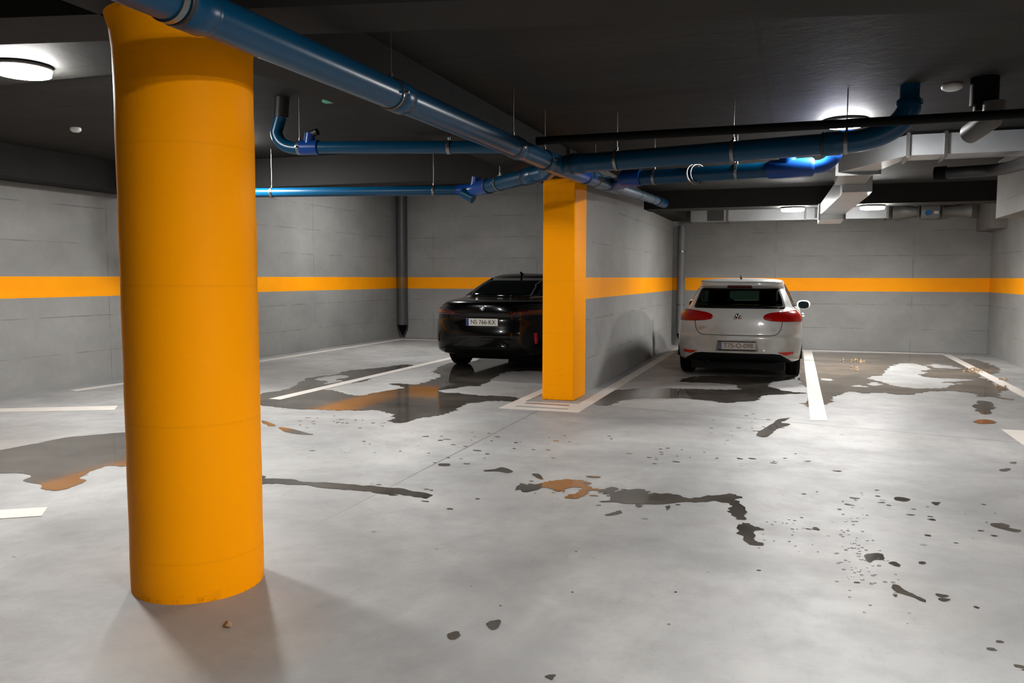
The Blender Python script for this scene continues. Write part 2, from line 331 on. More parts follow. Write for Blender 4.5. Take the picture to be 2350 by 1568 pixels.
PUDDLES={
 'left':[[(-6.387,4.76),(-6.296,5.032),(-6.251,5.305),(-6.227,5.62),(-6.105,5.794),(-5.922,5.993),(-5.741,6.126),(-5.3,5.886),(-4.792,5.172),(-4.843,4.915),(-4.954,4.899),(-4.995,4.839),(-4.96,4.694),(-4.87,4.515),(-4.764,4.471),(-4.734,4.364),(-4.716,4.239),(-4.771,4.184),(-4.883,4.199),(-4.983,4.277),(-5.193,4.32),(-5.241,4.425),(-5.382,4.481),(-5.545,4.423),(-5.836,4.342)]],
 'mid':[[(-6.099,8.236),(-6.308,8.643),(-6.228,8.817),(-6.255,9.191),(-6.426,9.624),(-6.613,10.097),(-6.607,10.487),(-6.474,10.738),(-6.584,11.191),(-6.397,11.531),(-6.298,11.802),(-6.186,12.287),(-5.953,12.27),(-5.851,11.892),(-5.798,11.257),(-5.779,10.687),(-5.723,10.052),(-5.759,9.865),(-5.966,10.054),(-5.916,9.808),(-5.921,9.358),(-5.482,9.085),(-5.093,8.866),(-4.974,9.194),(-4.894,9.759),(-5.21,9.976),(-5.129,10.091),(-4.838,10.11),(-4.884,10.816),(-4.972,11.178),(-5.202,11.408),(-5.464,12.225),(-5.514,12.977),(-5.191,13.231),(-5.545,14.291),(-5.298,14.446),(-4.657,14.148),(-3.787,12.956),(-3.588,12.276),(-4.227,11.868),(-3.996,10.413),(-4.142,10.11),(-4.309,9.733),(-4.231,9.46),(-3.986,9.475),(-3.643,9.386),(-3.211,9.403),(-3.077,9.123),(-3.315,9.038),(-3.463,8.922),(-3.555,8.584),(-3.493,8.048),(-3.642,7.64),(-3.675,7.39),(-3.867,7.397),(-3.943,7.681),(-4.219,7.895),(-4.368,7.929),(-4.713,7.806),(-5.005,7.779),(-5.163,7.723),(-5.707,7.815),(-5.842,7.886)],[(-6.461,10.096),(-6.493,10.429),(-6.339,10.685),(-6.138,10.518),(-6.155,10.206),(-6.037,10.174),(-5.976,9.908),(-6.071,9.633),(-6.161,9.894)]],
 'golf':[[(-2.136,9.161),(-2.218,9.93),(-2.095,10.54),(-1.507,10.852),(-0.718,10.975),(-0.687,11.249),(-0.812,11.587),(-1.474,11.573),(-1.515,11.791),(-1.268,12.424),(-0.275,12.655),(0.024,12.839),(-0.001,12.384),(-0.259,12.011),(-0.269,11.399),(-0.021,11.051),(0.19,10.976),(-0.135,10.749),(-0.36,10.507),(-0.39,10.12),(-0.56,9.961),(-0.725,9.79),(-0.961,9.916),(-1.338,9.983),(-1.695,9.855),(-1.887,9.618),(-1.961,9.193)]],
 'right':[[(0.107,16.981),(0.345,17.113),(1.625,17.359),(2.68,17.527),(2.798,17.212),(2.867,16.641),(3.091,16.571),(3.173,15.436),(3.147,14.96),(2.939,14.211),(2.788,14.115),(2.623,13.661),(2.657,13.182),(2.652,12.617),(2.766,12.551),(2.677,12.191),(2.517,11.908),(2.422,11.548),(2.524,11.235),(2.429,11.227),(2.313,11.438),(2.2,11.406),(2.182,11.665),(2.051,11.809),(1.868,11.802),(1.625,11.617),(1.416,11.307),(1.242,11.263),(1.079,11.345),(0.838,11.211),(0.729,11.315),(0.605,11.175),(0.521,10.867),(0.461,10.497),(0.38,10.078),(0.358,10.055),(0.225,9.778),(0.133,9.974),(0.18,10.313),(0.232,11.434),(0.089,12.497)],[(1.727,15.41),(1.988,15.419),(2.108,14.659),(1.951,14.232),(1.968,13.956),(1.803,13.625),(1.924,13.345),(2.457,13.314),(2.391,13.087),(1.971,12.795),(2.253,12.715),(2.08,12.553),(1.97,12.161),(1.736,12.004),(1.436,11.969),(1.278,12.177),(1.187,12.536),(1.022,13.058),(1.271,13.46),(1.453,14.498),(1.644,15.21)],[(0.783,11.999),(0.851,12.1),(0.942,11.981),(0.92,11.846),(0.8,11.887)],[(1.001,12.355),(1.083,12.498),(1.155,12.32),(1.095,12.057),(1.001,12.11)],[(2.138,15.19),(2.256,15.5),(2.445,15.368),(2.574,14.904),(2.522,14.764),(2.271,14.794)],[(0.373,12.661),(0.456,12.728),(0.558,12.605),(0.524,12.414),(0.394,12.462)]],
 'spot_a':[[(1.927,10.423),(2.044,10.736),(2.106,10.96),(2.205,10.938),(2.203,10.675),(2.178,10.476),(2.094,10.227),(2.046,9.987),(1.947,9.911),(1.949,10.069),(1.916,10.149),(1.958,10.323)]],
 'spot_b':[[(1.751,9.342),(1.843,9.504),(1.935,9.518),(1.966,9.383),(1.875,9.256),(1.784,9.235)]],
 'streak_l':[[(-3.724,5.008),(-3.657,5.007),(-3.571,4.941),(-3.415,4.996),(-3.284,4.972),(-3.039,4.998),(-2.861,5.007),(-2.72,5.012),(-2.571,5.021),(-2.379,4.982),(-2.258,4.941),(-2.253,4.882),(-2.293,4.848),(-2.441,4.877),(-2.604,4.861),(-2.898,4.863),(-3.14,4.864),(-3.39,4.866),(-3.481,4.834),(-3.559,4.784)]],
 'streak_a':[[(-2.19,5.714),(-2.129,5.776),(-2.096,5.85),(-1.973,5.755),(-2.005,5.694),(-2.084,5.716),(-2.168,5.686)]],
 'streak_b':[[(-1.813,5.713),(-1.765,5.744),(-1.686,5.6),(-1.735,5.611)]],
 'streak_c':[[(-1.788,5.248),(-1.812,5.433),(-1.749,5.411),(-1.673,5.482),(-1.649,5.549),(-1.577,5.607),(-1.502,5.656),(-1.425,5.66),(-1.354,5.595),(-1.347,5.522),(-1.283,5.476),(-1.202,5.488),(-1.173,5.549),(-1.102,5.51),(-1.129,5.438),(-1.005,5.544),(-0.899,5.519),(-0.908,5.455),(-0.794,5.495),(-0.692,5.471),(-0.647,5.428),(-0.537,5.486),(-0.524,5.549),(-0.447,5.557),(-0.384,5.619),(-0.324,5.58),(-0.327,5.482),(-0.286,5.422),(-0.269,5.214),(-0.244,5.088),(-0.281,5.043),(-0.319,5.095),(-0.365,5.232),(-0.344,5.328),(-0.365,5.357),(-0.433,5.389),(-0.535,5.371),(-0.636,5.336),(-0.774,5.232),(-1.014,5.173),(-1.148,5.156),(-1.106,5.285),(-1.198,5.381),(-1.277,5.407),(-1.29,5.332),(-1.316,5.231),(-1.351,5.168),(-1.417,5.188),(-1.396,5.263),(-1.361,5.365),(-1.371,5.445),(-1.433,5.44),(-1.485,5.321),(-1.538,5.357),(-1.623,5.356),(-1.691,5.232),(-1.744,5.263)]],
 'streak_d':[[(-0.28,4.902),(-0.242,4.977),(-0.189,4.919),(-0.141,4.875),(-0.177,4.833),(-0.172,4.721),(-0.189,4.659),(-0.136,4.61),(-0.206,4.612),(-0.252,4.72)]],
 's_e':[[(0.392,4.591),(0.426,4.638),(0.474,4.643),(0.47,4.562),(0.426,4.547),(0.401,4.494)]],
 's_f':[[(0.495,4.516),(0.523,4.537),(0.544,4.49),(0.516,4.47)]],
 's_g':[[(0.475,4.185),(0.5,4.194),(0.522,4.129),(0.559,4.088),(0.597,4.032),(0.594,4.005),(0.554,4.051),(0.5,4.085),(0.475,4.13)]],
 's_h':[[(0.657,4.131),(0.708,4.122),(0.681,4.099)]],
 's_i':[[(0.663,4.072),(0.709,4.08),(0.674,4.05)]],
 's_j':[[(0.666,5.904),(0.719,5.923),(0.769,5.886),(0.724,5.824),(0.667,5.832)]],
 's_k':[[(0.876,5.852),(0.94,5.875),(0.899,5.791)]],
 's_l':[[(1.136,5.433),(1.198,5.484),(1.235,5.453),(1.221,5.391),(1.28,5.37),(1.255,5.319),(1.184,5.35)]],
 's_m':[[(1.514,7.034),(1.593,7.12),(1.576,7.041),(1.528,6.991)]],
 's_n':[[(1.642,7.348),(1.699,7.39),(1.679,7.32)]],
 's_o':[[(0.123,4.991),(0.151,5.029),(0.176,4.982),(0.15,4.976)]],
 's_p':[[(0.794,5.431),(0.834,5.445),(0.836,5.407)]],
 's_q':[[(0.641,4.567),(0.666,4.587),(0.658,4.556)]],
 's_r':[[(0.462,4.063),(0.492,4.064),(0.477,4.036)]],
 's_s':[[(-1.417,5.804),(-1.319,5.815),(-1.319,5.767),(-1.395,5.76)]],
 's_t':[[(-1.072,4.863),(-1.031,4.929),(-0.997,4.992),(-0.987,4.944),(-1.029,4.878)]],
 's_u':[[(-0.931,5.165),(-0.896,5.163),(-0.897,5.112),(-0.918,5.126)]],
 's_v':[[(-0.748,5.186),(-0.715,5.216),(-0.718,5.108),(-0.738,5.118)]],
 's_w':[[(-2.597,5.8),(-2.529,5.823),(-2.504,5.766),(-2.562,5.751)]],
 's_x':[[(-0.306,7.914),(-0.191,8.496),(-0.123,8.818),(-0.009,8.958),(-0.101,8.644),(-0.007,8.561),(-0.13,8.238),(-0.191,7.855),(-0.257,7.782)]],
 's_y':[[(-4.713,6.709),(-4.541,6.685),(-4.331,6.571),(-4.192,6.509),(-4.298,6.471),(-4.506,6.533)]],
 's_z':[[(-5.096,6.978),(-4.998,6.938),(-4.814,6.804),(-4.846,6.749),(-5.016,6.867)]],
 's_0':[[(-1.192,3.152),(-1.147,3.191),(-1.129,3.114),(-1.16,3.094)]],
 's_1':[[(-1.306,2.999),(-1.274,3.023),(-1.258,2.968),(-1.281,2.96)]],
 's_2':[[(-0.83,2.783),(-0.795,2.805),(-0.795,2.764)]],
}
# ------------------------------------------------------------------ the setting
ZS = 2.92; ZC = 2.985; ZB = 2.62; XL = -9.1; XR = 3.55; YB = 18.0; YN = -6.0; XW = -2.47; XWL = -2.85
def struct(name, mb, m, label, parent=None):
    o = mb.build(name, m, parent); tag(o, label, None, None, 'structure'); return o
struct('floor', MB().box(XL-0.3, YN-0.3, -0.25, XR+0.3, YB+0.3, 0.0), M['floor'], 'pale grey polished concrete garage floor with damp patches and painted column shade')
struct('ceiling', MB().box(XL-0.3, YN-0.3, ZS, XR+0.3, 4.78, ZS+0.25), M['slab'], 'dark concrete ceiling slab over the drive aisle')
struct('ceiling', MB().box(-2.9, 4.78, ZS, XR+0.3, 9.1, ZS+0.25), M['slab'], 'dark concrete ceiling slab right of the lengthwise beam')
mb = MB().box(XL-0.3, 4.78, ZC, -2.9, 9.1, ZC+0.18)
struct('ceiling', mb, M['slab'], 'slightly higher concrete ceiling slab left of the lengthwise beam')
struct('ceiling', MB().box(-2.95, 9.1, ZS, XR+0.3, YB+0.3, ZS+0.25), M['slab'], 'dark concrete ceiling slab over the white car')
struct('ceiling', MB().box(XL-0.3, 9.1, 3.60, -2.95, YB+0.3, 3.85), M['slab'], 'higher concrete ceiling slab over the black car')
struct('wall_left', MB().box(XL-0.25, YN, 0, XL, YB, 3.6), M['wall_x'], 'grey concrete side wall with an orange painted stripe')
struct('wall_back', MB().box(XL-0.25, YB, 0, XR+0.25, YB+0.25, 3.6), M['wall_y'], 'grey concrete end wall with an orange painted stripe')
struct('wall_right', MB().box(XR, YN, 0, XR+0.25, YB, ZS), M['wall_x'], 'grey concrete right wall with an orange painted stripe')
struct('wall_front', MB().box(XL-0.25, YN-0.25, 0, XR+0.25, YN, ZS), M['wall_y'], 'grey concrete wall behind the viewer')
struct('wall_middle', MB().box(XWL, 9.9, 0, XW, 17.59, 3.6), M['wall_x'], 'grey dividing wall between the two parked cars with an orange stripe')
b_ = lambda n, x0, y0, z0, x1, y1, z1, lb: struct(n, MB().box(x0, y0, z0, x1, y1, z1), M['beam'], lb)
def yb1(x): return 3.2+0.218*(x+2.63)
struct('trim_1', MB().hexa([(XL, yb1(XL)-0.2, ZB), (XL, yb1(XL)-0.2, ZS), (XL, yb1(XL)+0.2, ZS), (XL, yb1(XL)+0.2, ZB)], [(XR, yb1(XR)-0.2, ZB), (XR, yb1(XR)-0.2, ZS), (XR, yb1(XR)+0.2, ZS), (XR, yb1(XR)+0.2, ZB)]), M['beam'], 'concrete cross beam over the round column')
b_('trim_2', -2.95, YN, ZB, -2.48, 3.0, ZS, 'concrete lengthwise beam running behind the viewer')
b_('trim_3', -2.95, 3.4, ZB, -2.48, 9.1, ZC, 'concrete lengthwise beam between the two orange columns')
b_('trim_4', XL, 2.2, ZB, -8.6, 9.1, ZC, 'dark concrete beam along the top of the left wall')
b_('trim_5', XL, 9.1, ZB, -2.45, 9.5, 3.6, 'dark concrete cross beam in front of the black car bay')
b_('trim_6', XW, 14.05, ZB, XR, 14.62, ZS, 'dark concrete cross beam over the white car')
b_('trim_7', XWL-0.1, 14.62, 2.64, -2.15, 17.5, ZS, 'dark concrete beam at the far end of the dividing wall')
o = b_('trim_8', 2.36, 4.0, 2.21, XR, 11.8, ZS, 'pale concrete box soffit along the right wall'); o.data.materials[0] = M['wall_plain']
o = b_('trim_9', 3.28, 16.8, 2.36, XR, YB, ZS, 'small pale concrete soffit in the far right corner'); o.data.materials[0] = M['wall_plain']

# ------------------------------------------------------------------ columns
t = thing('round_column', (-2.68, 3.15, 0), 'large round orange concrete column in the foreground', 'column')
prof = [(0.299, 0.0), (0.300, 0.02)]+[(0.300+0.0012*math.sin(i*2.1), 0.02+i*0.13) for i in range(1, 19)]+[(0.302, 2.47), (0.312, 2.56), (0.330, ZB)]
MB().lathe(prof, n=96).build('column_shaft', M['orange'], t)
sq = MB().box(-2.835, 9.335, 0, -2.445, 9.90, ZB)
o = sq.build('square_column', M['orange']); bevel(o, 0.012); tag(o, 'narrow square orange column at the end of the dividing wall', 'column')

# ------------------------------------------------------------------ floor paint
def strip(poly, z=0.004):
    mb = MB(); n = len(poly)
    top = [(x, y, z) for x, y in poly]; bot = [(x, y, 0.0005) for x, y in poly]
    fs = [tuple(range(n)), tuple(range(2*n-1, n-1, -1))]+[(i, (i+1) % n, n+(i+1) % n, n+i) for i in range(n)]
    return mb.add(top+bot, fs)
M['gapgrey'] = mat('bare concrete showing through', (0.20, 0.195, 0.19), 0.6)
M['gaprust'] = mat('rust stained concrete', (0.20, 0.10, 0.045), 0.6, var=0.5, vs=5)
LINES = [
 ('straight white bay line to the right of the white car', [(0.185, 8.86), (0.352, 8.90), (0.352, 17.43), (0.185, 17.43)]),
 ('white line along the foot of the end wall behind the white car', [(-2.19, 17.43), (2.70, 17.43), (2.86, 17.66), (-2.19, 17.60)]),
 ('white bay line nearest the right wall, with dead leaves on it', [(2.68, 5.0), (2.84, 5.0), (2.84, 17.46), (2.70, 17.43)]),
 ('white paint outline around the foot of the square column and along the dividing wall', [(-3.10, 8.52), (-2.18, 8.53), (-2.18, 17.40), (-2.33, 17.40), (-2.33, 9.12), (-2.97, 9.10), (-2.97, 17.20), (-3.11, 17.20)]),
 ('white bay line to the left of the black car running through the puddle', [(-5.93, 8.26), (-5.77, 8.26), (-5.77, 17.1), (-5.93, 17.1)]),
 ('thin white line along the foot of the left wall', [(-8.82, 8.95), (-8.66, 8.95), (-8.66, 17.28), (-8.82, 17.45)]),
 ('white line along the end wall behind the black car', [(-8.82, 17.45), (-8.66, 17.28), (-6.0, 17.25), (-6.0, 17.42)]),
 ('short white line stub beside the left wall', [(-8.80, 8.05), (-8.65, 8.00), (-8.60, 8.85), (-8.72, 8.85)]),
 ('slanted white bay line near the left wall, behind the round column', [(-9.05, 6.22), (-9.05, 5.98), (-7.03, 7.00), (-7.22, 7.24)]),
 ('slanted white bay line at the left edge in the foreground', [(-7.2, 2.05), (-7.1, 1.86), (-4.31, 3.70), (-4.44, 3.86)]),
 ('broad white paint corner at the right edge of the view', [(1.925, 8.95), (2.62, 8.97), (2.62, 8.78), (2.16, 8.76), (2.14, 5.5), (1.94, 5.5)]),
]
for lb, p in LINES: tag(strip(p).build('parking_line', M['line']), lb, 'floor marking')
# thin double strokes inside the outline at the column foot
tag(strip([(-2.96, 8.70), (-2.34, 8.69), (-2.34, 8.735), (-2.95, 8.745)], 0.0055).build('paint_gap', M['gapgrey']), 'thin grey slit in the white paint, the one farther from the square column', 'floor marking')
tag(strip([(-2.93, 8.95), (-2.40, 8.94), (-2.40, 9.0), (-2.92, 9.01)], 0.0055).build('paint_gap', M['gaprust']), 'rusty slit in the white paint right at the foot of the square column', 'floor marking')

# ------------------------------------------------------------------ puddles
def smooth_poly(P):
    out = []; n = len(P)
    for i in range(n):
        a, b, c, d = (Vector(P[(i+k) % n]) for k in (-1, 0, 1, 2))
        K = 4 if (c-b).length < 1.2 else 1
        for j in range(K):
            t = j/K
            out.append(tuple(0.5*((2*b)+(c-a)*t+(2*a-5*b+4*c-d)*t*t+(3*b-3*c+d-a)*t*t*t)))
    return out
def roughen(poly, amp):
    poly = smooth_poly(poly)
    out = []; n = len(poly)
    for i in range(n):
        a = Vector((*poly[i], 0)); b = Vector((*poly[(i+1) % n], 0)); L = (b-a).length
        k = max(1, min(14, int(L/0.03)))
        d = (b-a); nr = Vector((-d.y, d.x, 0)); nr = nr.normalized() if nr.length > 0 else nr
        for j in range(k):
            p = a.lerp(b, j/k)
            q = noise.noise(p*6.0)*0.7+noise.noise(p*19.0)*0.6+noise.noise(p*48.0)*0.5
            out.append(p+nr*q*amp)
    return out
def puddle(key, polys, amp, label, m, name='puddle', cat='puddle', z=0.0022):
    cu = bpy.data.curves.new(name, 'CURVE'); cu.dimensions = '2D'; cu.fill_mode = 'BOTH'; cu.extrude = 0.0009
    for pl in polys:
        pts = roughen(pl, amp); sp = cu.splines.new('POLY'); sp.points.add(len(pts)-1)
        for i, p in enumerate(pts): sp.points[i].co = (p.x, p.y, 0, 1)
        sp.use_cyclic_u = True
    tmp = bpy.data.objects.new('tmp', cu); C.objects.link(tmp)
    dg = bpy.context.evaluated_depsgraph_get(); me = bpy.data.meshes.new_from_object(tmp.evaluated_get(dg))
    bpy.data.objects.remove(tmp); me.name = name; me.materials.clear(); me.materials.append(m)
    o = bpy.data.objects.new(name, me); C.objects.link(o); o.location = (0, 0, z)
    return tag(o, label, cat)
PL = {'left': ('large dark puddle at the left edge, behind the round column', 'water', .02),
 'mid': ('wide puddle between the two columns mirroring the wall stripe', 'water', .075),
 'golf': ('dark puddle on the floor behind the white car', 'water', .06),
 'right': ('broad muddy puddle in the empty bay beside the white car', 'muddy', .085),
 'spot_a': ('round dark wet spot in front of the empty bay', 'water', .04),
 'spot_b': ('flat oval wet spot in front of the empty bay, the nearer one', 'water', .02),
 'streak_l': ('long dark wet streak running right from the round column', 'water', .035),
 'streak_a': ('thin wet dash left of the crooked streak', 'water', .012), 'streak_b': ('small wet fleck just above the crooked streak', 'water', .01),
 'streak_c': ('long crooked wet streak in the middle foreground', 'water', .045), 'streak_d': ('ragged wet blot at the lower end of the crooked streak', 'water', .05)}
WORDS = {'s_e': 'ragged wet blot beside the glinting droplets', 's_f': 'small wet fleck right of the glinting droplets', 's_g': 'diagonal wet trail in the right foreground',
 's_h': 'upper of two small oval wet marks, right foreground', 's_i': 'lower of two small oval wet marks, right foreground', 's_j': 'flat wet fleck above the lamp glare, right side',
 's_k': 'wet fleck right of the flat one, right side', 's_l': 'long wet blot at the far right edge', 's_m': 'small wet dash near the right edge, the lower of two', 's_n': 'small wet dash near the right edge, the upper of two',
 's_o': 'wet dash below the lamp glare', 's_p': 'tiny wet dash left of the long right-edge blot', 's_q': 'tiny round wet mark right of the ragged blot', 's_r': 'tiny wet mark under the diagonal trail',
 's_s': 'thin wet dash above the crooked streak', 's_t': 'faint wet marks below the crooked streak', 's_u': 'tiny wet drop below the middle of the crooked streak, left one', 's_v': 'tiny wet drop below the middle of the crooked streak, right one',
 's_w': 'small wet dash on the saw joint', 's_x': 'broken wet trail left of the white bay line end', 's_y': 'brown damp streak right of the round column', 's_z': 'small brown damp mark touching the round column outline',
 's_0': 'dark round stain at the bottom centre', 's_1': 'smaller dark stain left of the bottom centre one', 's_2': 'tiny dark stain at the bottom edge'}
for k, v in PUDDLES.items():
    if k in PL: lb, mm, amp = PL[k]; puddle(k, v, amp, lb, M[mm])
    else: puddle(k, v, 0.016, WORDS[k], M['water'], 'wet_spot', 'wet spot')
mb = MB(); rnd = random.Random(11)
for (cx, cy, sx, sy, n, big) in ((-1.1, 5.35, .35, .12, 26, .022), (-2.3, 6.9, .7, .35, 30, .02), (-3.3, 6.0, .7, .35, 22, .016), (0.5, 5.75, .25, .12, 16, .02), (-0.7, 6.8, .6, .3, 26, .02),
      (-0.3, 8.1, .2, .5, 22, .022), (-2.4, 4.9, .3, .15, 10, .02), (1.2, 5.0, .35, .8, 26, .016), (-4.4, 7.15, .35, .18, 34, .018), (0.9, 3.6, .25, .25, 14, .02), (-0.6, 4.2, .7, .5, 14, .010)):
    for i in range(n):
        x = cx+rnd.gauss(0, sx); y = cy+rnd.gauss(0, sy); r = rnd.uniform(0.25, 1)*big; a = rnd.uniform(-.4, .4); e = rnd.uniform(1.0, 2.4)
        vs = []
        for q in range(9):
            t_ = 2*PI*q/9; rr = r*rnd.uniform(.6, 1.15); u, v = math.cos(t_)*rr*e, math.sin(t_)*rr; vs.append((x+u*math.cos(a)-v*math.sin(a), y+u*math.sin(a)+v*math.cos(a), 0.0016))
        mb.add(vs, [tuple(range(9))])
tag(mb.build('wet_flecks', M['water']), 'tiny wet flecks and grit scattered over the pale floor', 'wet flecks', None, 'stuff')
# glinting droplets: nobody could count them
mb = MB(); rnd = random.Random(3)
for cx, cy, sx, sy, n in ((0.36, 4.5, 0.07, 0.32, 75), (0.0, 4.9, 0.09, 0.2, 22), (0.36, 5.2, 0.07, 0.15, 14)):
    for i in range(n):
        x = cx+rnd.gauss(0, sx); y = cy+rnd.gauss(0, sy); r = rnd.uniform(0.004, 0.011)
        mb.lathe([(r, 0.0), (r*0.9, r*0.18), (r*0.5, r*0.33), (r*0.05, r*0.38)], (x, y, 0.0005), n=8)
tag(mb.build('water_droplets', M['drop']), 'scatter of glinting water droplets on the right foreground floor', 'water drops', None, 'stuff')
# dead leaves / grit on the right bay line
rnd = random.Random(5)
M['leaf'] = mat('dry leaf', (0.30, 0.19, 0.09), 0.7, var=0.3, vs=30)
def leaf_bits(spots, label, name='dead_leaves'):
    mb = MB()
    for (x, y, s, n) in spots:
        for i in range(n):
            px = x+rnd.gauss(0, s); py = y+rnd.gauss(0, s*2.2); r = rnd.uniform(0.015, 0.045); a = rnd.uniform(0, PI)
            vs = [(px+math.cos(a+q*PI/3)*r*(1, .6, .55, .9, .5, .6)[q], py+math.sin(a+q*PI/3)*r*(1, .6, .55, .9, .5, .6)[q], 0.006+rnd.uniform(0, 0.014)) for q in range(6)]
            vs.append((px, py, 0.026)); mb.add(vs, [(q, (q+1) % 6, 6) for q in range(6)]+[tuple(range(5, -1, -1))])
    tag(mb.build(name, M['leaf']), label, 'leaves', None, 'stuff')
leaf_bits([(2.72, 14.6, 0.08, 26), (2.66, 12.4, 0.05, 10)], 'dead leaves and grit lying on the bay line by the right wall')
leaf_bits([(1.05, 15.6, 0.09, 16), (0.95, 14.2, 0.10, 8)], 'small clump of debris in the muddy puddle')
leaf_bits([(-2.20, 2.75, 0.012, 1)], 'small orange leaf scrap in the shadow before the round column', 'leaf_scrap')
leaf_bits([(2.93, 13.4, 0.04, 8)], 'tuft of dry leaves at the right end of the muddy puddle')

# ------------------------------------------------------------------ ceiling lamps
def lamp(x, y, z, label, R=0.185, first=[None]):
    if first[0] is None:
        t = thing('ceiling_light', (x, y, z), label, 'ceiling light', 'round ceiling lights')
        MB().lathe([(R-0.02, 0.0), (R, -0.004), (R+0.004, -0.022), (R, -0.03), (R-0.012, -0.03)], n=48).build('lamp_rim', M['lamprim'], t)
        MB().lathe([(R-0.012, -0.024), (R-0.004, -0.034), (R-0.008, -0.062)], n=48, cap=False).build('side_band', M['lampside'], t)
        MB().lathe([(R-0.008, -0.062), (R-0.02, -0.066), (R*0.5, -0.069), (0.01, -0.070)], n=48).build('diffuser', M['lampglow'], t)
        first[0] = t; return t
    r = first[0].copy(); C.objects.link(r); r.location = (x, y, z); r['label'] = label
    for ch in first[0].children: d = ch.copy(); C.objects.link(d); d.parent = r
    return r
lamp(-5.10, 4.38, ZS, 'bright round ceiling light at the upper left edge')
lamp(-6.12, 7.72, ZC, 'round ceiling light hidden behind the round column, its glow showing at the right')
lamp(0.40, 8.27, ZS, 'round ceiling light crossed by the black pipe, upper right')
lamp(-0.07, 14.33, ZB, 'left one of the two lights under the far beam')
lamp(1.13, 14.33, ZB, 'right one of the two lights under the far beam')
lamp(1.05, 1.0, ZS, 'round ceiling light behind the viewer, right side')
lamp(2.6, 1.6, ZS, 'unseen added ceiling light off to the right of the viewer')  # extra lamp out of view, added to brighten the columns from the right
lamp(-6.9, 13.9, 3.6, 'round ceiling light hidden above the cross beam in the black car bay')
# smoke detectors
def disc(x, y, z, label, m=M['whiteplastic'], R=0.055):
    o = MB().lathe([(R*0.9, 0), (R, -0.012), (R*0.95, -0.03), (R*0.6, -0.045), (0.01, -0.048)], (0, 0, 0), n=28).build('smoke_detector', m, None, (x, y, z)); tag(o, label, 'smoke detector')
disc(-7.02, 6.62, ZC, 'small white smoke detector on the ceiling at left')
disc(1.08, 7.06, ZS, 'small white smoke detector on the ceiling at right', R=0.075)
o = MB().box(-0.05, -0.035, -0.03, 0.05, 0.035, 0).build('junction_box', M['green'], None, (-3.84, 6.28, ZC)); bevel(o, 0.012); tag(o, 'small green plastic cap on the ceiling near the big pipe', 'junction box')

# ------------------------------------------------------------------ drain pipes
def arc(p0, p1, p2, n=8):
    p0, p1, p2 = Vector(p0), Vector(p1), Vector(p2)
    return [(p0*(1-t)**2+p1*2*t*(1-t)+p2*t*t) for t in [i/n for i in range(n+1)]]
def coupling(parent, p, d, r, L=0.12, m=None, name='coupling'):
    p = Vector(p); d = Vector(d).normalized(); m = m or M['blue']
    mb = MB().tube([p-d*L/2, p-d*(L/2-0.012), p+d*(L/2-0.03), p+d*(L/2-0.02), p+d*L/2], [r*1.02, r*1.12, r*1.12, r*1.06, r*1.02], 32)
    o = mb.build(name, m, parent)
    MB().ring(p-d*(L/2+0.006), d, r*1.03, 0.008, 0.01).build('seal', M['rubber'], o)
    return o
def hanger(p, d, r, ztop, label, off=0.0):
    p = Vector(p); t = thing('pipe_hanger', p, label, 'pipe hanger', 'pipe hangers')
    MB().band((0, 0, 0), d, r*1.015, 0.028, 0.006).build('clamp_ring', M['galv'], t)
    dd = Vector(d).normalized(); s = dd.cross(Vector((0, 0, 1))).normalized()
    mb = MB().cyl((0, 0, r), (0, 0, ztop-p.z), 0.0045, 8); mb.cyl((0, 0, r), (0, 0, r+0.03), 0.011, 8); mb.build('threaded_rod', M['galv'], t)
    for q in (-1, 1): MB().cyl(s*(q*(r-0.001)), s*(q*(r+0.03)), 0.008, 8).build('clamp_bolt', M['galv'], t)
    return t
def zm(y): return 2.437+(y-2.5)*0.0110         # centre height of the big pipe
XP = -2.105
t = thing('main_drain_pipe', (XP, 2.5, zm(2.5)), 'big blue drain pipe running away from the viewer past both columns', 'pipe')
def loc(p, t=t): return Vector(p)-t.location
mb = MB().tube([loc((XP, 0.3, zm(0.3))), loc((XP, 7.15, zm(7.15)))], 0.08, 40); mb.build('pipe_body', M['blue'], t)
for y in (2.52, 4.17, 6.22): coupling(t, loc((XP, y, zm(y))), (0, 1, 0.01), 0.08, 0.15)
coupling(t, loc((XP, 7.05, zm(7.05))), (0, 1, 0.01), 0.08, 0.18)
J = Vector((-2.10, 7.35, 2.492))
MB().tube([loc((XP, 7.1, zm(7.1))), loc(J), loc((-2.105, 8.0, 2.51))], [0.090, 0.095, 0.092], 32).build('junction_body', M['blue'], t)
MB().tube([loc((-2.105, 7.9, 2.508)), loc((-2.105, 8.3, 2.519)), loc((-2.105, 8.36, 2.521)), loc((-2.105, 8.62, 2.528))], [0.092, 0.09, 0.085, 0.082], 28).build('reducer', M['bluebright'], t)
coupling(t, loc((-2.105, 8.45, 2.523)), (0, 1, 0.03), 0.083, 0.10)
MB().tube([loc((-2.105, 8.55, 2.526)), loc((-2.105, 9.55, 2.557))], 0.077, 28).build('pipe_length', M['greyblue'], t)
MB().tube([loc((-2.105, 9.5, 2.555)), loc((-2.105, 10.1, 2.575))], 0.085, 28).build('branch_fitting', M['blue'], t)
MB().tube([loc((-2.105, 10.05, 2.574)), loc((-2.105, 13.25, 2.68))], 0.065, 24).build('pipe_length', M['greyblue'], t)
for y in (11.5, 12.6): MB().ring(loc((-2.105, y, 2.574+(y-10.05)*0.033)), (0, 1, 0.03), 0.0655, 0.004, 0.012).build('seal', M['rubber'], t)
MB().tube([loc((-2.105, 13.1, 2.675)), loc((-2.105, 13.9, 2.70))], 0.076, 24).build('pipe_socket', M['blue'], t)
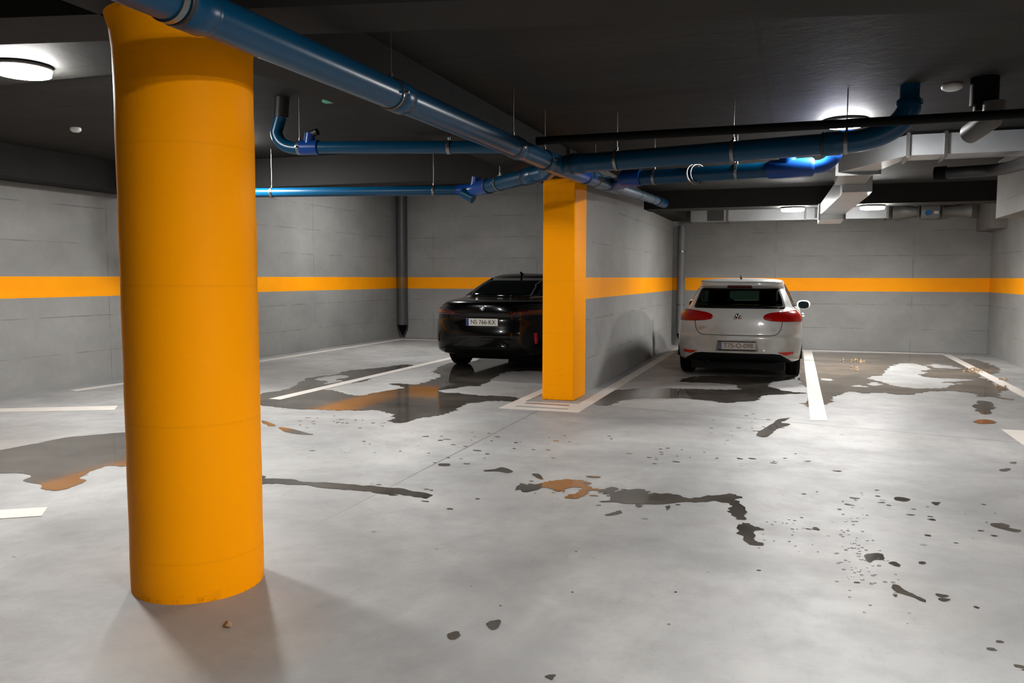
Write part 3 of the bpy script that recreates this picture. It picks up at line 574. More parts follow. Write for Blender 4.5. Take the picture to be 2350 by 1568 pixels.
for i, (y, lb) in enumerate([(2.40, 'wide strap around the big blue pipe at the round column'), (4.08, 'strap with rod on the big blue pipe, middle of its length'), (6.13, 'strap on the big blue pipe near the square column'), (6.98, 'strap on the big blue pipe just before the junction')]):
    hanger((XP, y, zm(y)), (0, 1, 0.01), 0.08, ZS, lb)
hanger((-2.105, 8.9, 2.537), (0, 1, 0.03), 0.077, ZS, 'strap on the narrow light blue pipe above the square column')
# transverse pipe to the right
A0 = J; A1 = Vector((0.30, 7.0, 2.515)); 
t = thing('cross_drain_pipe', A0, 'dark blue drain pipe crossing to the right and rising into the ceiling', 'pipe')
loc = lambda p, t=t: Vector(p)-t.location
MB().tube([loc(A0+Vector((0.08, 0, 0))), loc(A1)], 0.084, 36).build('pipe_body', M['blue'], t)
MB().tube([loc(A1+Vector((-0.06, 0, 0)))]+[loc(p) for p in arc(A1, (0.70, 6.97, 2.52), (0.78, 6.96, 2.74), 12)]+[loc((0.78, 6.96, 2.78))], 0.086, 32).build('elbow', M['blue'], t)
MB().tube([loc((0.78, 6.96, 2.76)), loc((0.78, 6.96, 2.80)), loc((0.78, 6.96, 2.82)), loc((0.78, 6.96, ZS-0.002))], [0.094, 0.094, 0.07, 0.07], 28).build('riser', M['blue'], t)
coupling(t, loc((0.26, 7.0, 2.513)), (1, -.1, 0), 0.084, 0.15)
coupling(t, loc(A0+Vector((0.22, -0.02, 0))), (1, -.1, 0), 0.084, 0.13)
for f, lb in ((0.24, 'strap on the dark cross pipe right of the junction'), (0.66, 'strap on the dark cross pipe, middle of its length'), (1.02, 'strap on the dark cross pipe at its elbow')):
    p = A0.lerp(A1, f); hanger(p, A1-A0, 0.084, ZS, lb)
# second blue pipe right
B0 = Vector((-2.03, 9.75, 2.56)); B1 = Vector((-1.72, 8.66, 2.50)); B2 = Vector((0.02, 8.32, 2.50))
B0 = Vector((-2.10, 9.0, 2.54))
t = thing('branch_drain_pipe', B1, 'bright blue drain pipe under the dark cross pipe, running right to a tee', 'pipe')
loc = lambda p, t=t: Vector(p)-t.location
MB().tube([loc(B0+Vector((0.03, 0.72, 0.018))), loc((-1.80, 9.0, 2.52)), loc(B1)], [0.07, 0.082, 0.084], 28).build('branch_fitting', M['bluebright'], t)
MB().tube([loc((-1.80, 9.0, 2.52)), loc(B1), loc((-1.55, 8.62, 2.50))], [0.080, 0.090, 0.086], 28).build('pipe_socket', M['bluebright'], t)
MB().tube([loc(B1), loc(B2)], 0.074, 28).build('pipe_body', M['blue'], t)
MB().tube([loc((-0.28, 8.38, 2.50)), loc((-0.26, 8.375, 2.50)), loc((0.12, 8.30, 2.50)), loc((0.14, 8.30, 2.50))], [0.074, 0.090, 0.090, 0.074], 28).build('tee_fitting', M['bluebright'], t)
MB().cyl(loc((-0.10, 8.34, 2.5)), loc((-0.10, 8.34, 2.63)), 0.076, 24).build('tee_branch', M['bluebright'], t)
MB().tube([loc((0.12, 8.30, 2.50))]+[loc(p) for p in arc((0.16, 8.30, 2.50), (0.27, 8.28, 2.50), (0.32, 8.27, 2.60), 8)]+[loc((0.33, 8.27, 2.66)), loc((0.40, 8.72, 2.76)), loc((0.44, 8.85, 2.84)), loc((0.44, 8.86, ZS))], 0.062, 24).build('elbow', M['bluebright'], t)
for f, lb in ((0.18, 'thin strap on the bright blue branch pipe, left one'), (0.66, 'black and silver strap on the bright blue branch pipe')):
    p = B1.lerp(B2, f); hanger(p, B2-B1, 0.074, ZS, lb)
p = B1.lerp(B2, 0.42)
t = thing('loose_strap', p, 'loose open pipe strap hanging around the bright blue branch pipe', 'pipe strap')
MB().band((0.0, 0, 0.0), (0.72, -0.75, 0.15), 0.098, 0.022, 0.004).build('strap_ring', M['galv'], t)
MB().band((0.04, 0, 0.0), (0.72, -0.75, 0.15), 0.098, 0.010, 0.004).build('strap_ring', M['galv'], t)
# upper left pipe
P0 = Vector((-3.98, 6.10, 2.557)); P1 = Vector((-2.19, 6.28, 2.50))
t = thing('upper_drain_pipe', P0, 'blue drain pipe from a ceiling elbow at left to the big pipe', 'pipe')
loc = lambda p, t=t: Vector(p)-t.location
MB().tube([loc(P0), loc(P1)], 0.05, 28).build('pipe_body', M['blue'], t)
MB().tube([loc(P0+Vector((-0.02, 0, 0))), loc(P0+Vector((0.14, 0.014, -0.004)))], 0.062, 28).build('tee_fitting', M['bluebright'], t)
MB().cyl(loc(P0+Vector((0.05, 0, 0))), loc(P0+Vector((0.07, 0, 0.115))), 0.045, 20).build('tee_branch', M['bluebright'], t)
MB().cyl(loc(P0+Vector((0.07, 0, 0.105))), loc(P0+Vector((0.14, 0, 0.125))), 0.03, 16).build('end_cap', M['rubber'], t)
MB().tube([loc(p) for p in [P0]+arc((-4.05, 6.10, 2.555), (-4.22, 6.09, 2.57), (-4.24, 6.09, 2.70), 10)+[Vector((-4.19, 6.09, 2.84))]], 0.052, 24).build('elbow', M['blue'], t)
MB().cyl(loc((-4.19, 6.09, 2.82)), loc((-4.175, 6.09, ZC)), 0.062, 24).build('pipe_sleeve', M['rubber'], t)
hanger(P0+Vector((-0.035, 0, 0)), (1, 0.1, 0), 0.054, ZC, 'strap at the elbow of the upper left blue pipe')
hanger(P0.lerp(P1, 0.72), P1-P0, 0.05, ZC, 'strap on the upper left blue pipe beside the big pipe')
# lower left pipe
Q0 = Vector((-7.2, 8.24, 2.475)); Q1 = Vector((-3.55, 8.85, 2.46)); Q2 = Vector((-3.32, 8.62, 2.46)); Q3 = Vector((-2.30, 7.68, 2.475))
t = thing('lower_drain_pipe', Q1, 'long thin blue drain pipe along the cross beam, bending towards the junction', 'pipe')
loc = lambda p, t=t: Vector(p)-t.location
MB().tube([loc(Q0), loc(Q1)], 0.055, 28).build('pipe_body', M['blue'], t)
MB().tube([loc(Q0+Vector((0.02, 0, 0)))]+[loc(q) for q in arc(Q0, Q0+Vector((-0.12, 0, 0)), Q0+Vector((-0.13, 0, 0.14)), 8)]+[loc((Q0.x-0.13, Q0.y, ZC-0.002))], 0.056, 24).build('elbow', M['blue'], t)
MB().tube([loc((-3.72, 8.82, 2.46)), loc(Q1), loc(Q2), loc(Q2.lerp(Q3, 0.12))], [0.058, 0.075, 0.085, 0.085], 28).build('branch_fitting', M['bluebright'], t)
MB().tube([loc((-3.64, 8.80, 2.43)), loc((-3.50, 8.80, 2.36))], [0.06, 0.062], 24).build('end_cap', M['blue'], t)
MB().cyl(loc((-3.46, 8.74, 2.46)), loc((-3.44, 8.74, 2.59)), 0.06, 24).build('tee_branch', M['bluebright'], t)
MB().tube([loc(Q2), loc(Q3)], 0.078, 32).build('pipe_length', M['blue'], t)
coupling(t, loc(Q2.lerp(Q3, 0.80)), Q3-Q2, 0.079, 0.22)
MB().ring(loc(Q2.lerp(Q3, 0.12)), Q3-Q2, 0.082, 0.006, 0.01).build('seal', M['rubber'], t)
MB().tube([loc(Q3), loc(J+Vector((-0.06, 0.06, 0)))], [0.08, 0.08], 32).build('junction_arm', M['blue'], t)
for f, lb in ((0.34, 'strap with long rod on the lower blue pipe, left one'), (0.88, 'strap with long rod on the lower blue pipe, right one')):
    hanger(Q0.lerp(Q1, f), Q1-Q0, 0.055, ZC, lb)
hanger(Q2.lerp(Q3, 0.3), Q3-Q2, 0.078, ZS, 'strap with rod on the thick end of the lower blue pipe')
# black conduit
t = thing('black_pipe', (-1.9, 6.66, 2.60), 'thin black insulated pipe crossing below the ceiling light', 'pipe')
MB().tube([(-0.18, 0, 0), (3.1, -0.03, 0), (5.4, -0.05, 0.0)], [0.034, 0.034, 0.036], 20).build('pipe_body', M['blackpipe'], t)
tag(t, None)
# dark pipes at right
t = thing('dark_elbow_pipe', (1.46, 10.0, 2.59), 'dark insulated pipe with an elbow at the right edge under the soffit', 'pipe')
MB().tube([(-0.02, 0, 0)]+[Vector(p) for p in arc((0.35, -0.15, -0.005), (0.55, -0.2, -0.01), (0.56, -0.8, -0.03), 8)]+[(0.55, -2.5, -0.11), (0.5, -5.0, -0.15)], 0.062, 22).build('pipe_body', M['darkpipe'], t)
MB().cyl((-0.06, 0.02, 0), (0.05, -0.02, 0), 0.075, 22).build('pipe_flange', M['blackpipe'], t)
t = thing('grey_insulated_pipe', (1.27, 6.9, 2.92), 'stubby grey pipe with a black collar dropping from the ceiling at right', 'pipe')
MB().cyl((0, 0, 0), (0, 0, -0.20), 0.095, 24).build('pipe_collar', M['blackpipe'], t)
MB().tube([(0, 0, -0.18), (0.0, 0, -0.24)], 0.07, 24).build('pipe_neck', M['blackpipe'], t)
MB().tube([(-0.06, 0.15, -0.375), (-0.01, 0.03, -0.345), (0.04, -0.06, -0.31), (0.05, -0.08, -0.26), (0.05, -0.08, -0.19)], 0.075, 24).build('pipe_body', M['greypipe'], t)

# ------------------------------------------------------------------ ventilation duct
t = thing('ventilation_duct', (0.9, 9.2, 2.69), 'galvanised square ventilation duct at right that drops under the far beam', 'duct')
L = lambda x, y, z: (x-0.9, y-9.2, z-2.69)
def dbox(x0, y0, z0, x1, y1, z1): return MB().box(*L(x0, y0, z0), *L(x1, y1, z1))
dbox(1.03, 9.2, 2.69, 3.5, 9.6, 2.895).build('duct_section', M['duct'], t)
for x in (1.02, 1.36): dbox(x, 9.17, 2.66, x+0.03, 9.63, 2.915).build('duct_flange', M['galv'], t)
MB().hexa([L(1.03, 9.2, 2.69), L(1.03, 9.2, 2.895), L(1.03, 9.6, 2.895), L(1.03, 9.6, 2.69)], [L(0.44, 10.4, 2.69), L(0.44, 10.4, 2.895), L(0.86, 10.4, 2.895), L(0.86, 10.4, 2.69)]).build('duct_elbow', M['duct'], t)
dbox(0.41, 10.4, 2.65, 0.90, 10.44, 2.915).build('duct_flange', M['galv'], t)
dbox(0.46, 10.44, 2.70, 0.84, 11.9, 2.89).build('duct_section', M['ductdull'], t)
dbox(0.56, 11.9, 2.60, 0.93, 12.5, 2.915).build('duct_section', M['duct'], t)
MB().hexa([L(0.56, 12.5, 2.60), L(0.56, 12.5, 2.90), L(0.93, 12.5, 2.90), L(0.93, 12.5, 2.60)], [L(0.33, 13.75, 2.44), L(0.33, 13.75, 2.60), L(0.69, 13.75, 2.60), L(0.69, 13.75, 2.44)]).build('duct_section', M['duct'], t)
dbox(0.33, 13.75, 2.37, 0.69, 14.9, 2.61).build('duct_section', M['duct'], t)
for x in (0.31, 0.68): dbox(x, 13.72, 2.36, x+0.03, 13.80, 2.612).build('duct_flange', M['galv'], t)
MB().hexa([L(0.33, 14.9, 2.37), L(0.33, 14.9, 2.61), L(0.69, 14.9, 2.61), L(0.69, 14.9, 2.37)], [L(0.33, 15.6, 2.64), L(0.33, 15.6, 2.86), L(0.69, 15.6, 2.86), L(0.69, 15.6, 2.64)]).build('duct_section', M['duct'], t)
dbox(0.33, 15.6, 2.64, 0.69, 17.45, 2.86).build('duct_section', M['duct'], t)
t = thing('wall_duct', (-2.1, 17.5, 2.62), 'long galvanised duct along the top of the end wall', 'duct')
L = lambda x, y, z: (x+2.1, y-17.5, z-2.62)
xs = [-2.1, -1.35, 0.15, 1.65]
for a, b in zip(xs[:-1], xs[1:]): dbox(a+0.01, 17.46, 2.62, b-0.01, 17.92, 2.86).build('duct_section', M['duct'], t)
for a in xs[1:]: dbox(a-0.02, 17.44, 2.605, a+0.02, 17.94, 2.875).build('duct_flange', M['galv'], t)
dbox(-1.75, 17.44, 2.63, -1.42, 17.462, 2.85).build('duct_grille', M['downpipe'], t)
t = thing('duct_fan', (2.4, 17.6, 2.74), 'dull metal duct fan with a blue motor near the far right corner', 'fan')
MB().lathe([(0.15, -0.66), (0.15, -0.58), (0.08, -0.22), (0.14, -0.2)], axis='x', n=8).build('duct_cone', M['ductdull'], t)
MB().lathe([(0.14, -0.16), (0.15, -0.14), (0.15, 0.14), (0.14, 0.16)], axis='x', n=24).build('fan_housing', M['downpipe_lt'], t)
MB().lathe([(0.14, 0.2), (0.09, 0.24), (0.13, 0.62), (0.145, 0.70)], axis='x', n=8).build('duct_cone', M['ductdull'], t)
MB().lathe([(0.05, -0.22), (0.05, -0.10)], (-0.05, 0, -0.04), axis='y', n=20).build('fan_motor', M['blueplastic'], t)
MB().box(0.05, -0.19, -0.06, 0.13, -0.15, -0.01).build('fan_label', M['whiteplastic'], t)

# ------------------------------------------------------------------ downpipes
t = thing('corner_downpipe', (-8.93, 17.80, 0.32), 'dark grey downpipe with a pointed foot in the far left corner', 'downpipe')
MB().cyl((0, 0, 0), (0, 0, 3.28), 0.13, 28).build('pipe_body', M['downpipe'], t)
MB().lathe([(0.012, -0.26), (0.06, -0.16), (0.118, 0.0)], n=28).build('pipe_foot', M['blackpipe'], t)
M['darkstripe'] = mat('orange stripe painted over the pipe', (0.16, 0.075, 0.01), 0.5)
MB().lathe([(0.1305, 0.875), (0.1315, 0.88), (0.1315, 1.135), (0.1305, 1.14)], n=28, cap=False).build('painted_stripe', M['darkstripe'], t)
t = thing('thin_downpipe', (-2.31, 17.80, 0.27), 'grey downpipe in the gap at the end of the dividing wall', 'downpipe')
MB().cyl((0, 0, 0), (0, 0, 2.3), 0.085, 24).build('pipe_body', M['downpipe_lt'], t)
MB().lathe([(0.01, -0.2), (0.04, -0.12), (0.08, 0.0)], n=24).build('pipe_foot', M['blackpipe'], t)
MB().band((0, 0, 1.75), (0, 0, 1), 0.086, 0.03, 0.006).build('pipe_strap', M['galv'], t)
MB().band((0, 0, 0.62), (0, 0, 1), 0.086, 0.02, 0.006).build('pipe_strap', M['galv'], t)
MB().box(-0.02, 0.08, 0.61, 0.02, 0.2, 0.63).build('wall_bracket', M['galv'], t)
# ------------------------------------------------------------------ cars
def smoothkeys(keys, n):
    """keys: list of rows (z, ...); returns n rows interpolated by monotone-ish cubic over arc parameter"""
    K = len(keys); out = []
    T = [0.0]
    for i in range(1, K):
        a, b = keys[i-1], keys[i]
        T.append(T[-1]+math.sqrt((b[0]-a[0])**2+(b[1]-a[1])**2+((b[2]-a[2])*0.6)**2+((b[3]-a[3])*0.25)**2)+1e-4)
    def tang(i, c):
        if i == 0 or i == K-1: return 0.0 if c else (keys[1][c]-keys[0][c])/(T[1]-T[0]) if i == 0 else (keys[-1][c]-keys[-2][c])/(T[-1]-T[-2])
        d0 = (keys[i][c]-keys[i-1][c])/(T[i]-T[i-1]); d1 = (keys[i+1][c]-keys[i][c])/(T[i+1]-T[i])
        if d0*d1 <= 0: return 0.0
        return 2*d0*d1/(d0+d1)
    for j in range(n):
        t = T[-1]*j/(n-1); i = max(0, min(K-2, next((q for q in range(K-1) if T[q+1] >= t), K-2)))
        h = T[i+1]-T[i]; u = (t-T[i])/h; row = []
        for c in range(len(keys[0])):
            p0, p1 = keys[i][c], keys[i+1][c]; m0, m1 = tang(i, c)*h, tang(i+1, c)*h
            row.append((2*u**3-3*u*u+1)*p0+(u**3-2*u*u+u)*m0+(-2*u**3+3*u*u)*p1+(u**3-u*u)*m1)
        out.append(row)
    return out
def loop(z, w, yr, yf, Lr, nr, Lf, nf, NC=18, NS=60):
    pts = []
    Lr = min(Lr, (yf-yr)*0.48); Lf = min(Lf, (yf-yr)*0.48)
    for i in range(-NC, NC):                     # rear, from left to right
        t = PI/2*i/NC; x = w*math.copysign(abs(math.sin(t))**(2/nr), t); y = yr+Lr*(1-abs(math.cos(t))**(2/nr)); pts.append((x, y, z))
    for i in range(NS): u = i/NS; pts.append((w, (yr+Lr)*(1-u)+(yf-Lf)*u, z))
    for i in range(-NC, NC):
        t = PI/2*i/NC; x = -w*math.copysign(abs(math.sin(t))**(2/nf), t); y = yf-Lf*(1-abs(math.cos(t))**(2/nf)); pts.append((x, y, z))
    for i in range(NS): u = i/NS; pts.append((-w, (yf-Lf)*(1-u)+(yr+Lr)*u, z))
    return pts
def car_body(keys, n=64, arches=(), archr=0.34, archz=0.32):
    rows = smoothkeys(keys, n); vs = []; fs = []
    for r in rows: vs += loop(*r)
    N = len(vs)//n
    for i in range(n-1):
        for k in range(N):
            a, b, c, d = i*N+k, i*N+(k+1) % N, (i+1)*N+(k+1) % N, (i+1)*N+k
            ctr = [(vs[a][q]+vs[c][q])/2 for q in range(3)]
            if abs(ctr[0]) > 0.6 and any(math.hypot(ctr[1]-ay, ctr[2]-archz) < archr for ay in arches): continue
            fs.append((a, b, c, d))
    # caps
    z0 = rows[0][0]; zc = rows[-1][0]
    vs.append((0, sum(v[1] for v in vs[:N])/N, z0)); ci = len(vs)-1
    vs.append((0, sum(v[1] for v in vs[(n-1)*N:n*N])/N, zc+0.004)); cj = len(vs)-1
    for k in range(N): fs.append((ci, (k+1) % N, k)); fs.append((cj, (n-1)*N+k, (n-1)*N+(k+1) % N))
    return vs, fs
def inpoly(x, y, P):
    r = False; j = len(P)-1
    for i in range(len(P)):
        if (P[i][1] > y) != (P[j][1] > y) and x < (P[j][0]-P[i][0])*(y-P[i][1])/(P[j][1]-P[i][1]+1e-12)+P[i][0]: r = not r
        j = i
    return r
def rounded(P, r=0.02, n=4):
    out = []; K = len(P)
    for i in range(K):
        a, b, c = Vector(P[i-1]), Vector(P[i]), Vector(P[(i+1) % K])
        ra = min(r, (a-b).length*0.45); rc = min(r, (c-b).length*0.45)
        p0 = b+(a-b).normalized()*ra; p2 = b+(c-b).normalized()*rc
        for q in range(n+1):
            t = q/n; out.append(tuple(p0*(1-t)**2+b*2*t*(1-t)+p2*t*t))
    return out
class Shell:
    def __init__(s, vs, fs): s.bvh = BVHTree.FromPolygons([Vector(v) for v in vs], fs)
    def hit(s, p, mode):
        # mode 'rear': p=(x,z) cast along +y ; 'right'/'left': p=(y,z) cast along -/+x ; 'top'
        if mode == 'rear': o, d = Vector((p[0], -3, p[1])), Vector((0, 1, 0))
        elif mode == 'front': o, d = Vector((p[0], 9, p[1])), Vector((0, -1, 0))
        elif mode == 'right': o, d = Vector((3, p[0], p[1])), Vector((-1, 0, 0))
        else: o, d = Vector((-3, p[0], p[1])), Vector((1, 0, 0))
        h = s.bvh.ray_cast(o, d)
        if h[0] is None: return None
        n = h[1]
        if n.dot(d) > 0: n = -n
        return h[0], n
    def patch(s, name, P, mode, m, parent, eps=0.004, cell=0.03, th=0.008, hole=None):
        bm = bmesh.new(); vs = [bm.verts.new((x, 0, z)) for x, z in P]; bm.faces.new(vs)
        if hole:
            pass
        xs = [p[0] for p in P]; zs = [p[1] for p in P]
        def cut(co, no):
            bmesh.ops.bisect_plane(bm, geom=bm.verts[:]+bm.edges[:]+bm.faces[:], plane_co=co, plane_no=no)
        x = math.floor(min(xs)/cell)*cell
        while x < max(xs): cut((x, 0, 0), (1, 0, 0)); x += cell
        z = math.floor(min(zs)/cell)*cell
        while z < max(zs): cut((0, 0, z), (0, 0, 1)); z += cell
        if hole:
            for e in range(len(hole)):
                a, b = hole[e], hole[(e+1) % len(hole)]
                cut((a[0], 0, a[1]), (b[1]-a[1], 0, -(b[0]-a[0])))
            kill = [f for f in bm.faces if inpoly(f.calc_center_median().x, f.calc_center_median().z, hole)]
            bmesh.ops.delete(bm, geom=kill, context='FACES')
        last = None
        for v in bm.verts:
            h = s.hit((v.co.x, v.co.z), mode)
            if h is None:
                v.tag = True; continue
            v.tag = False; v.co = h[0]+h[1]*eps
        bad = [v for v in bm.verts if v.tag]
        if bad: bmesh.ops.delete(bm, geom=bad, context='VERTS')
        me = bpy.data.meshes.new(name); bmesh.ops.recalc_face_normals(bm, faces=bm.faces); 
        # orient outward
        cen = Vector((0, 2.2, 0.7)); bm.faces.ensure_lookup_table()
        if bm.faces:
            q = sum((f.normal.dot(f.calc_center_median()-cen) for f in bm.faces), 0.0)
            if q < 0: bmesh.ops.reverse_faces(bm, faces=bm.faces)
        bm.to_mesh(me); bm.free()
        for p_ in me.polygons: p_.use_smooth = True
        me.materials.append(m); o = bpy.data.objects.new(name, me); C.objects.link(o); o.parent = parent
        md = o.modifiers.new('solid', 'SOLIDIFY'); md.thickness = th; md.offset = -0.5
        return o
    def seam(s, name, P, mode, m, parent, r=0.0035, closed=False, step=0.03):
        pts = []; K = len(P)
        for i in range(K if closed else K-1):
            a, b = Vector(P[i]), Vector(P[(i+1) % K]); n = max(1, int((b-a).length/step))
            for j in range(n): pts.append(a.lerp(b, j/n))
        if not closed: pts.append(Vector(P[-1]))
        w = []
        for p in pts:
            h = s.hit(p, mode)
            if h: w.append(h[0]+h[1]*r*0.3)
        if len(w) > 1: return MB().tube(w, r, 6, closed=closed and len(w) == len(pts)).build(name, m, parent)
def mirror(P): return [(-x, z) for x, z in reversed(P)]
def text(s, size, m, parent, loc, rx=PI/2, rz=0.0, ext=0.0015, align='CENTER', sx=1.0):
    cu = bpy.data.curves.new('text', 'FONT'); cu.body = s; cu.size = size; cu.extrude = ext; cu.align_x = align; cu.align_y = 'CENTER'
    tmp = bpy.data.objects.new('tmp', cu); C.objects.link(tmp); dg = bpy.context.evaluated_depsgraph_get()
    me = bpy.data.meshes.new_from_object(tmp.evaluated_get(dg)); bpy.data.objects.remove(tmp); me.materials.clear(); me.materials.append(m)
    o = bpy.data.objects.new('text', me); C.objects.link(o); o.parent = parent; o.location = loc; o.rotation_euler = (rx, 0, rz); o.scale = (sx, 1, 1); return o
def wheel(parent, x, y, R, wd, side):
    t = bpy.data.objects.new('wheel', None); C.objects.link(t); t.parent = parent; t.location = (x, y, R)
    prof = [(R*0.66, -wd/2), (R*0.90, -wd/2), (R*0.985, -wd*0.40), (R, -wd*0.25), (R*0.997, -wd*0.02), (R*0.985, 0), (R*0.997, wd*0.02), (R, wd*0.25), (R*0.985, wd*0.40), (R*0.90, wd/2), (R*0.66, wd/2)]
    MB().lathe(prof, axis='x', n=56, cap=False).build('tyre', M['tyre'], t)
    mb = MB(); r = R*0.67; xo = side*wd*0.42
    mb.lathe([(r*0.93, -wd*0.45), (r, -wd*0.48), (r*0.94, -wd*0.3), (r*0.92, wd*0.3), (r, wd*0.48), (r*0.93, wd*0.45)], axis='x', n=48, cap=False)
    mb.lathe([(0.02, xo-side*0.03), (r*0.2, xo-side*0.03), (r*0.22, xo), (0.01, xo+side*0.004)], axis='x', n=24)
    for k in range(5):
        a = 2*PI*k/5+0.3; ca, sa = math.cos(a), math.sin(a); hw = 0.028
        q = lambda rr, ww, xx: (xx, rr*ca-ww*sa, rr*sa+ww*ca)
        mb.hexa([q(r*0.15, -hw, xo-side*0.03), q(r*0.15, hw, xo-side*0.03), q(r*0.15, hw, xo), q(r*0.15, -hw, xo)], [q(r*0.96, -hw*1.5, xo-side*0.03), q(r*0.96, hw*1.5, xo-side*0.03), q(r*0.96, hw*1.5, xo-side*0.006), q(r*0.96, -hw*1.5, xo-side*0.006)])
    mb.build('rim', M['rim'], t)
    MB().lathe([(0.01, -0.012), (r*0.72, -0.012), (r*0.72, 0.012), (0.01, 0.012)], axis='x', n=32).build('brake_disc', M['trim_black'], t)
    return t
def housings(parent, ys, w, R):
    mb = MB()
    for y in ys:
        for s in (-1, 1):
            n = 24; vs = []
            for xx in (s*(w-0.30), s*(w-0.012)):
                for k in range(n+1):
                    a = PI*k/n; vs.append((xx, y+math.cos(a)*R*1.02, 0.30+math.sin(a)*R*1.02))
            fs = [(k, k+1, n+2+k, n+1+k) for k in range(n)]+[tuple(range(n+1))]
            mb.add(vs, fs, True)
            # lip that dresses the cut edge
            pts = [(s*(w-0.014), y+math.cos(PI*k/n)*R*1.03, 0.28+math.sin(PI*k/n)*R*1.03) for k in range(n+1)]
            mb.tube(pts, 0.017, 8)
    return mb.build('wheel_housing', M['trim_black'], parent)

# ---- white hatchback: local x right, y forward from the rear bumper, z up
G = thing('white_hatchback', (-0.775, 12.22, 0), 'white compact hatchback parked nose in by the dividing wall', 'car')
K = [ # z, w, yr, yf, Lr, nr, Lf, nf
 (0.235, 0.80, 0.13, 4.10, 0.45, 3.0, 0.6, 2.6), (0.27, 0.865, 0.06, 4.17, 0.55, 3.0, 0.8, 2.6), (0.36, 0.885, 0.015, 4.22, 0.60, 2.9, 0.9, 2.5),
 (0.50, 0.896, 0.0, 4.255, 0.62, 2.8, 0.95, 2.5), (0.605, 0.899, 0.004, 4.25, 0.62, 2.8, 1.0, 2.5), (0.625, 0.899, 0.03, 4.24, 0.62, 2.8, 1.0, 2.5),
 (0.75, 0.896, 0.055, 4.20, 0.62, 2.8, 1.0, 2.4), (0.86, 0.885, 0.085, 4.06, 0.62, 2.8, 1.05, 2.4), (0.94, 0.858, 0.12, 3.72, 0.62, 2.8, 1.0, 2.5),
 (0.985, 0.80, 0.145, 3.36, 0.62, 2.8, 0.9, 2.6), (1.02, 0.768, 0.17, 3.16, 0.62, 2.8, 0.8, 2.7), (1.12, 0.722, 0.25, 2.99, 0.60, 3.0, 0.7, 2.8),
 (1.22, 0.68, 0.33, 2.80, 0.60, 3.2, 0.7, 2.8), (1.315, 0.632, 0.405, 2.60, 0.60, 3.4, 0.7, 2.8), (1.335, 0.622, 0.34, 2.55, 0.55, 3.6, 0.7, 2.8),
 (1.365, 0.604, 0.325, 2.46, 0.55, 3.6, 0.7, 2.8), (1.40, 0.598, 0.35, 2.34, 0.45, 4.2, 0.7, 2.8), (1.422, 0.575, 0.42, 2.20, 0.45, 4.2, 0.7, 2.6), (1.438, 0.50, 0.62, 2.05, 0.5, 3.2, 0.7, 2.6), (1.450, 0.33, 1.0, 1.85, 0.5, 2.4, 0.5, 2.4)]
vs, fs = car_body(K, 76, (0.79, 3.42), 0.335, 0.31)
sh = Shell(vs, fs)
RW = rounded([(-0.655, 1.012), (0.655, 1.012), (0.565, 1.305), (-0.565, 1.305)], 0.035)
RWi = rounded([(-0.615, 1.045), (0.615, 1.045), (0.535, 1.285), (-0.535, 1.285)], 0.03)
SW = rounded([(0.62, 1.03), (2.95, 0.99), (2.42, 1.33), (1.1, 1.35), (0.72, 1.29)], 0.05)       # (y,z) side glass
FW = rounded([(-0.64, 1.06), (0.64, 1.06), (0.53, 1.36), (-0.53, 1.36)], 0.03)
# open the shell behind the panes
keep = []; low = []
for f in fs:
    c_ = [sum(vs[i][q] for i in f)/len(f) for q in range(3)]
    if c_[1] < 0.6 and inpoly(c_[0], c_[2], RWi) : continue
    if c_[1] > 2.3 and inpoly(c_[0], c_[2], FW): continue
    if abs(c_[0]) > 0.5 and inpoly(c_[1], c_[2], [(0.72, 1.06), (2.8, 1.03), (2.38, 1.30), (1.1, 1.31), (0.8, 1.27)]): continue
    keep.append(f)
mb = MB(); mb.add(vs, keep, True)
o = mb.build('body', M['white_paint'], G)
sh.patch('rear_window_frame', RW, 'rear', M['trim_black'], G, 0.004, 0.04, 0.006, hole=RWi)
sh.patch('rear_window', RWi, 'rear', M['glass'], G, 0.003, 0.06, 0.004)
sh.patch('windscreen', FW, 'front', M['glass'], G, 0.003, 0.06, 0.004)
for md in ('right', 'left'): sh.patch('side_window', SW, md, M['glass'], G, 0.003, 0.06, 0.004)
# lower black valance, leaving white corners
VAL = [(-0.60, 0.36), (-0.50, 0.372), (0.50, 0.372), (0.60, 0.36), (0.72, 0.285), (0.76, 0.245), (-0.76, 0.245), (-0.72, 0.285)]
sh.patch('lower_valance', VAL, 'rear', M['trim_black'], G, 0.006, 0.03, 0.01)
TL = rounded([(0.348, 0.888), (0.368, 0.922), (0.44, 0.948), (0.60, 0.968), (0.79, 0.98), (0.862, 0.90), (0.872, 0.826), (0.62, 0.828), (0.47, 0.838), (0.375, 0.856)], 0.02)
for P, nm in ((TL, 'tail_lamp'), (mirror(TL), 'tail_lamp')):
    q = sh.patch(nm, P, 'rear', M['red'], G, 0.012, 0.03, 0.016)
sh.seam('lamp_split', [(0.615, 0.83), (0.615, 0.955)], 'rear', M['trim_black'], G, 0.013)
sh.seam('lamp_split', [(-0.615, 0.83), (-0.615, 0.955)], 'rear', M['trim_black'], G, 0.013)
RF = rounded([(0.56, 0.392), (0.78, 0.40), (0.76, 0.362), (0.66, 0.352)], 0.008)
for P in (RF, mirror(RF)): sh.patch('reflector', P, 'rear', M['redrefl'], G, 0.008, 0.03, 0.01)
HS = rounded([(-0.615, 0.83), (-0.60, 0.72), (-0.55, 0.648), (-0.46, 0.628), (0.46, 0.628), (0.55, 0.648), (0.60, 0.72), (0.615, 0.83)], 0.03)
HS = HS[5:-5]
sh.seam('hatch_seam', [(-0.615, 0.83)]+HS+[(0.615, 0.83)], 'rear', M['trim_black'], G, 0.0045, False, 0.02)
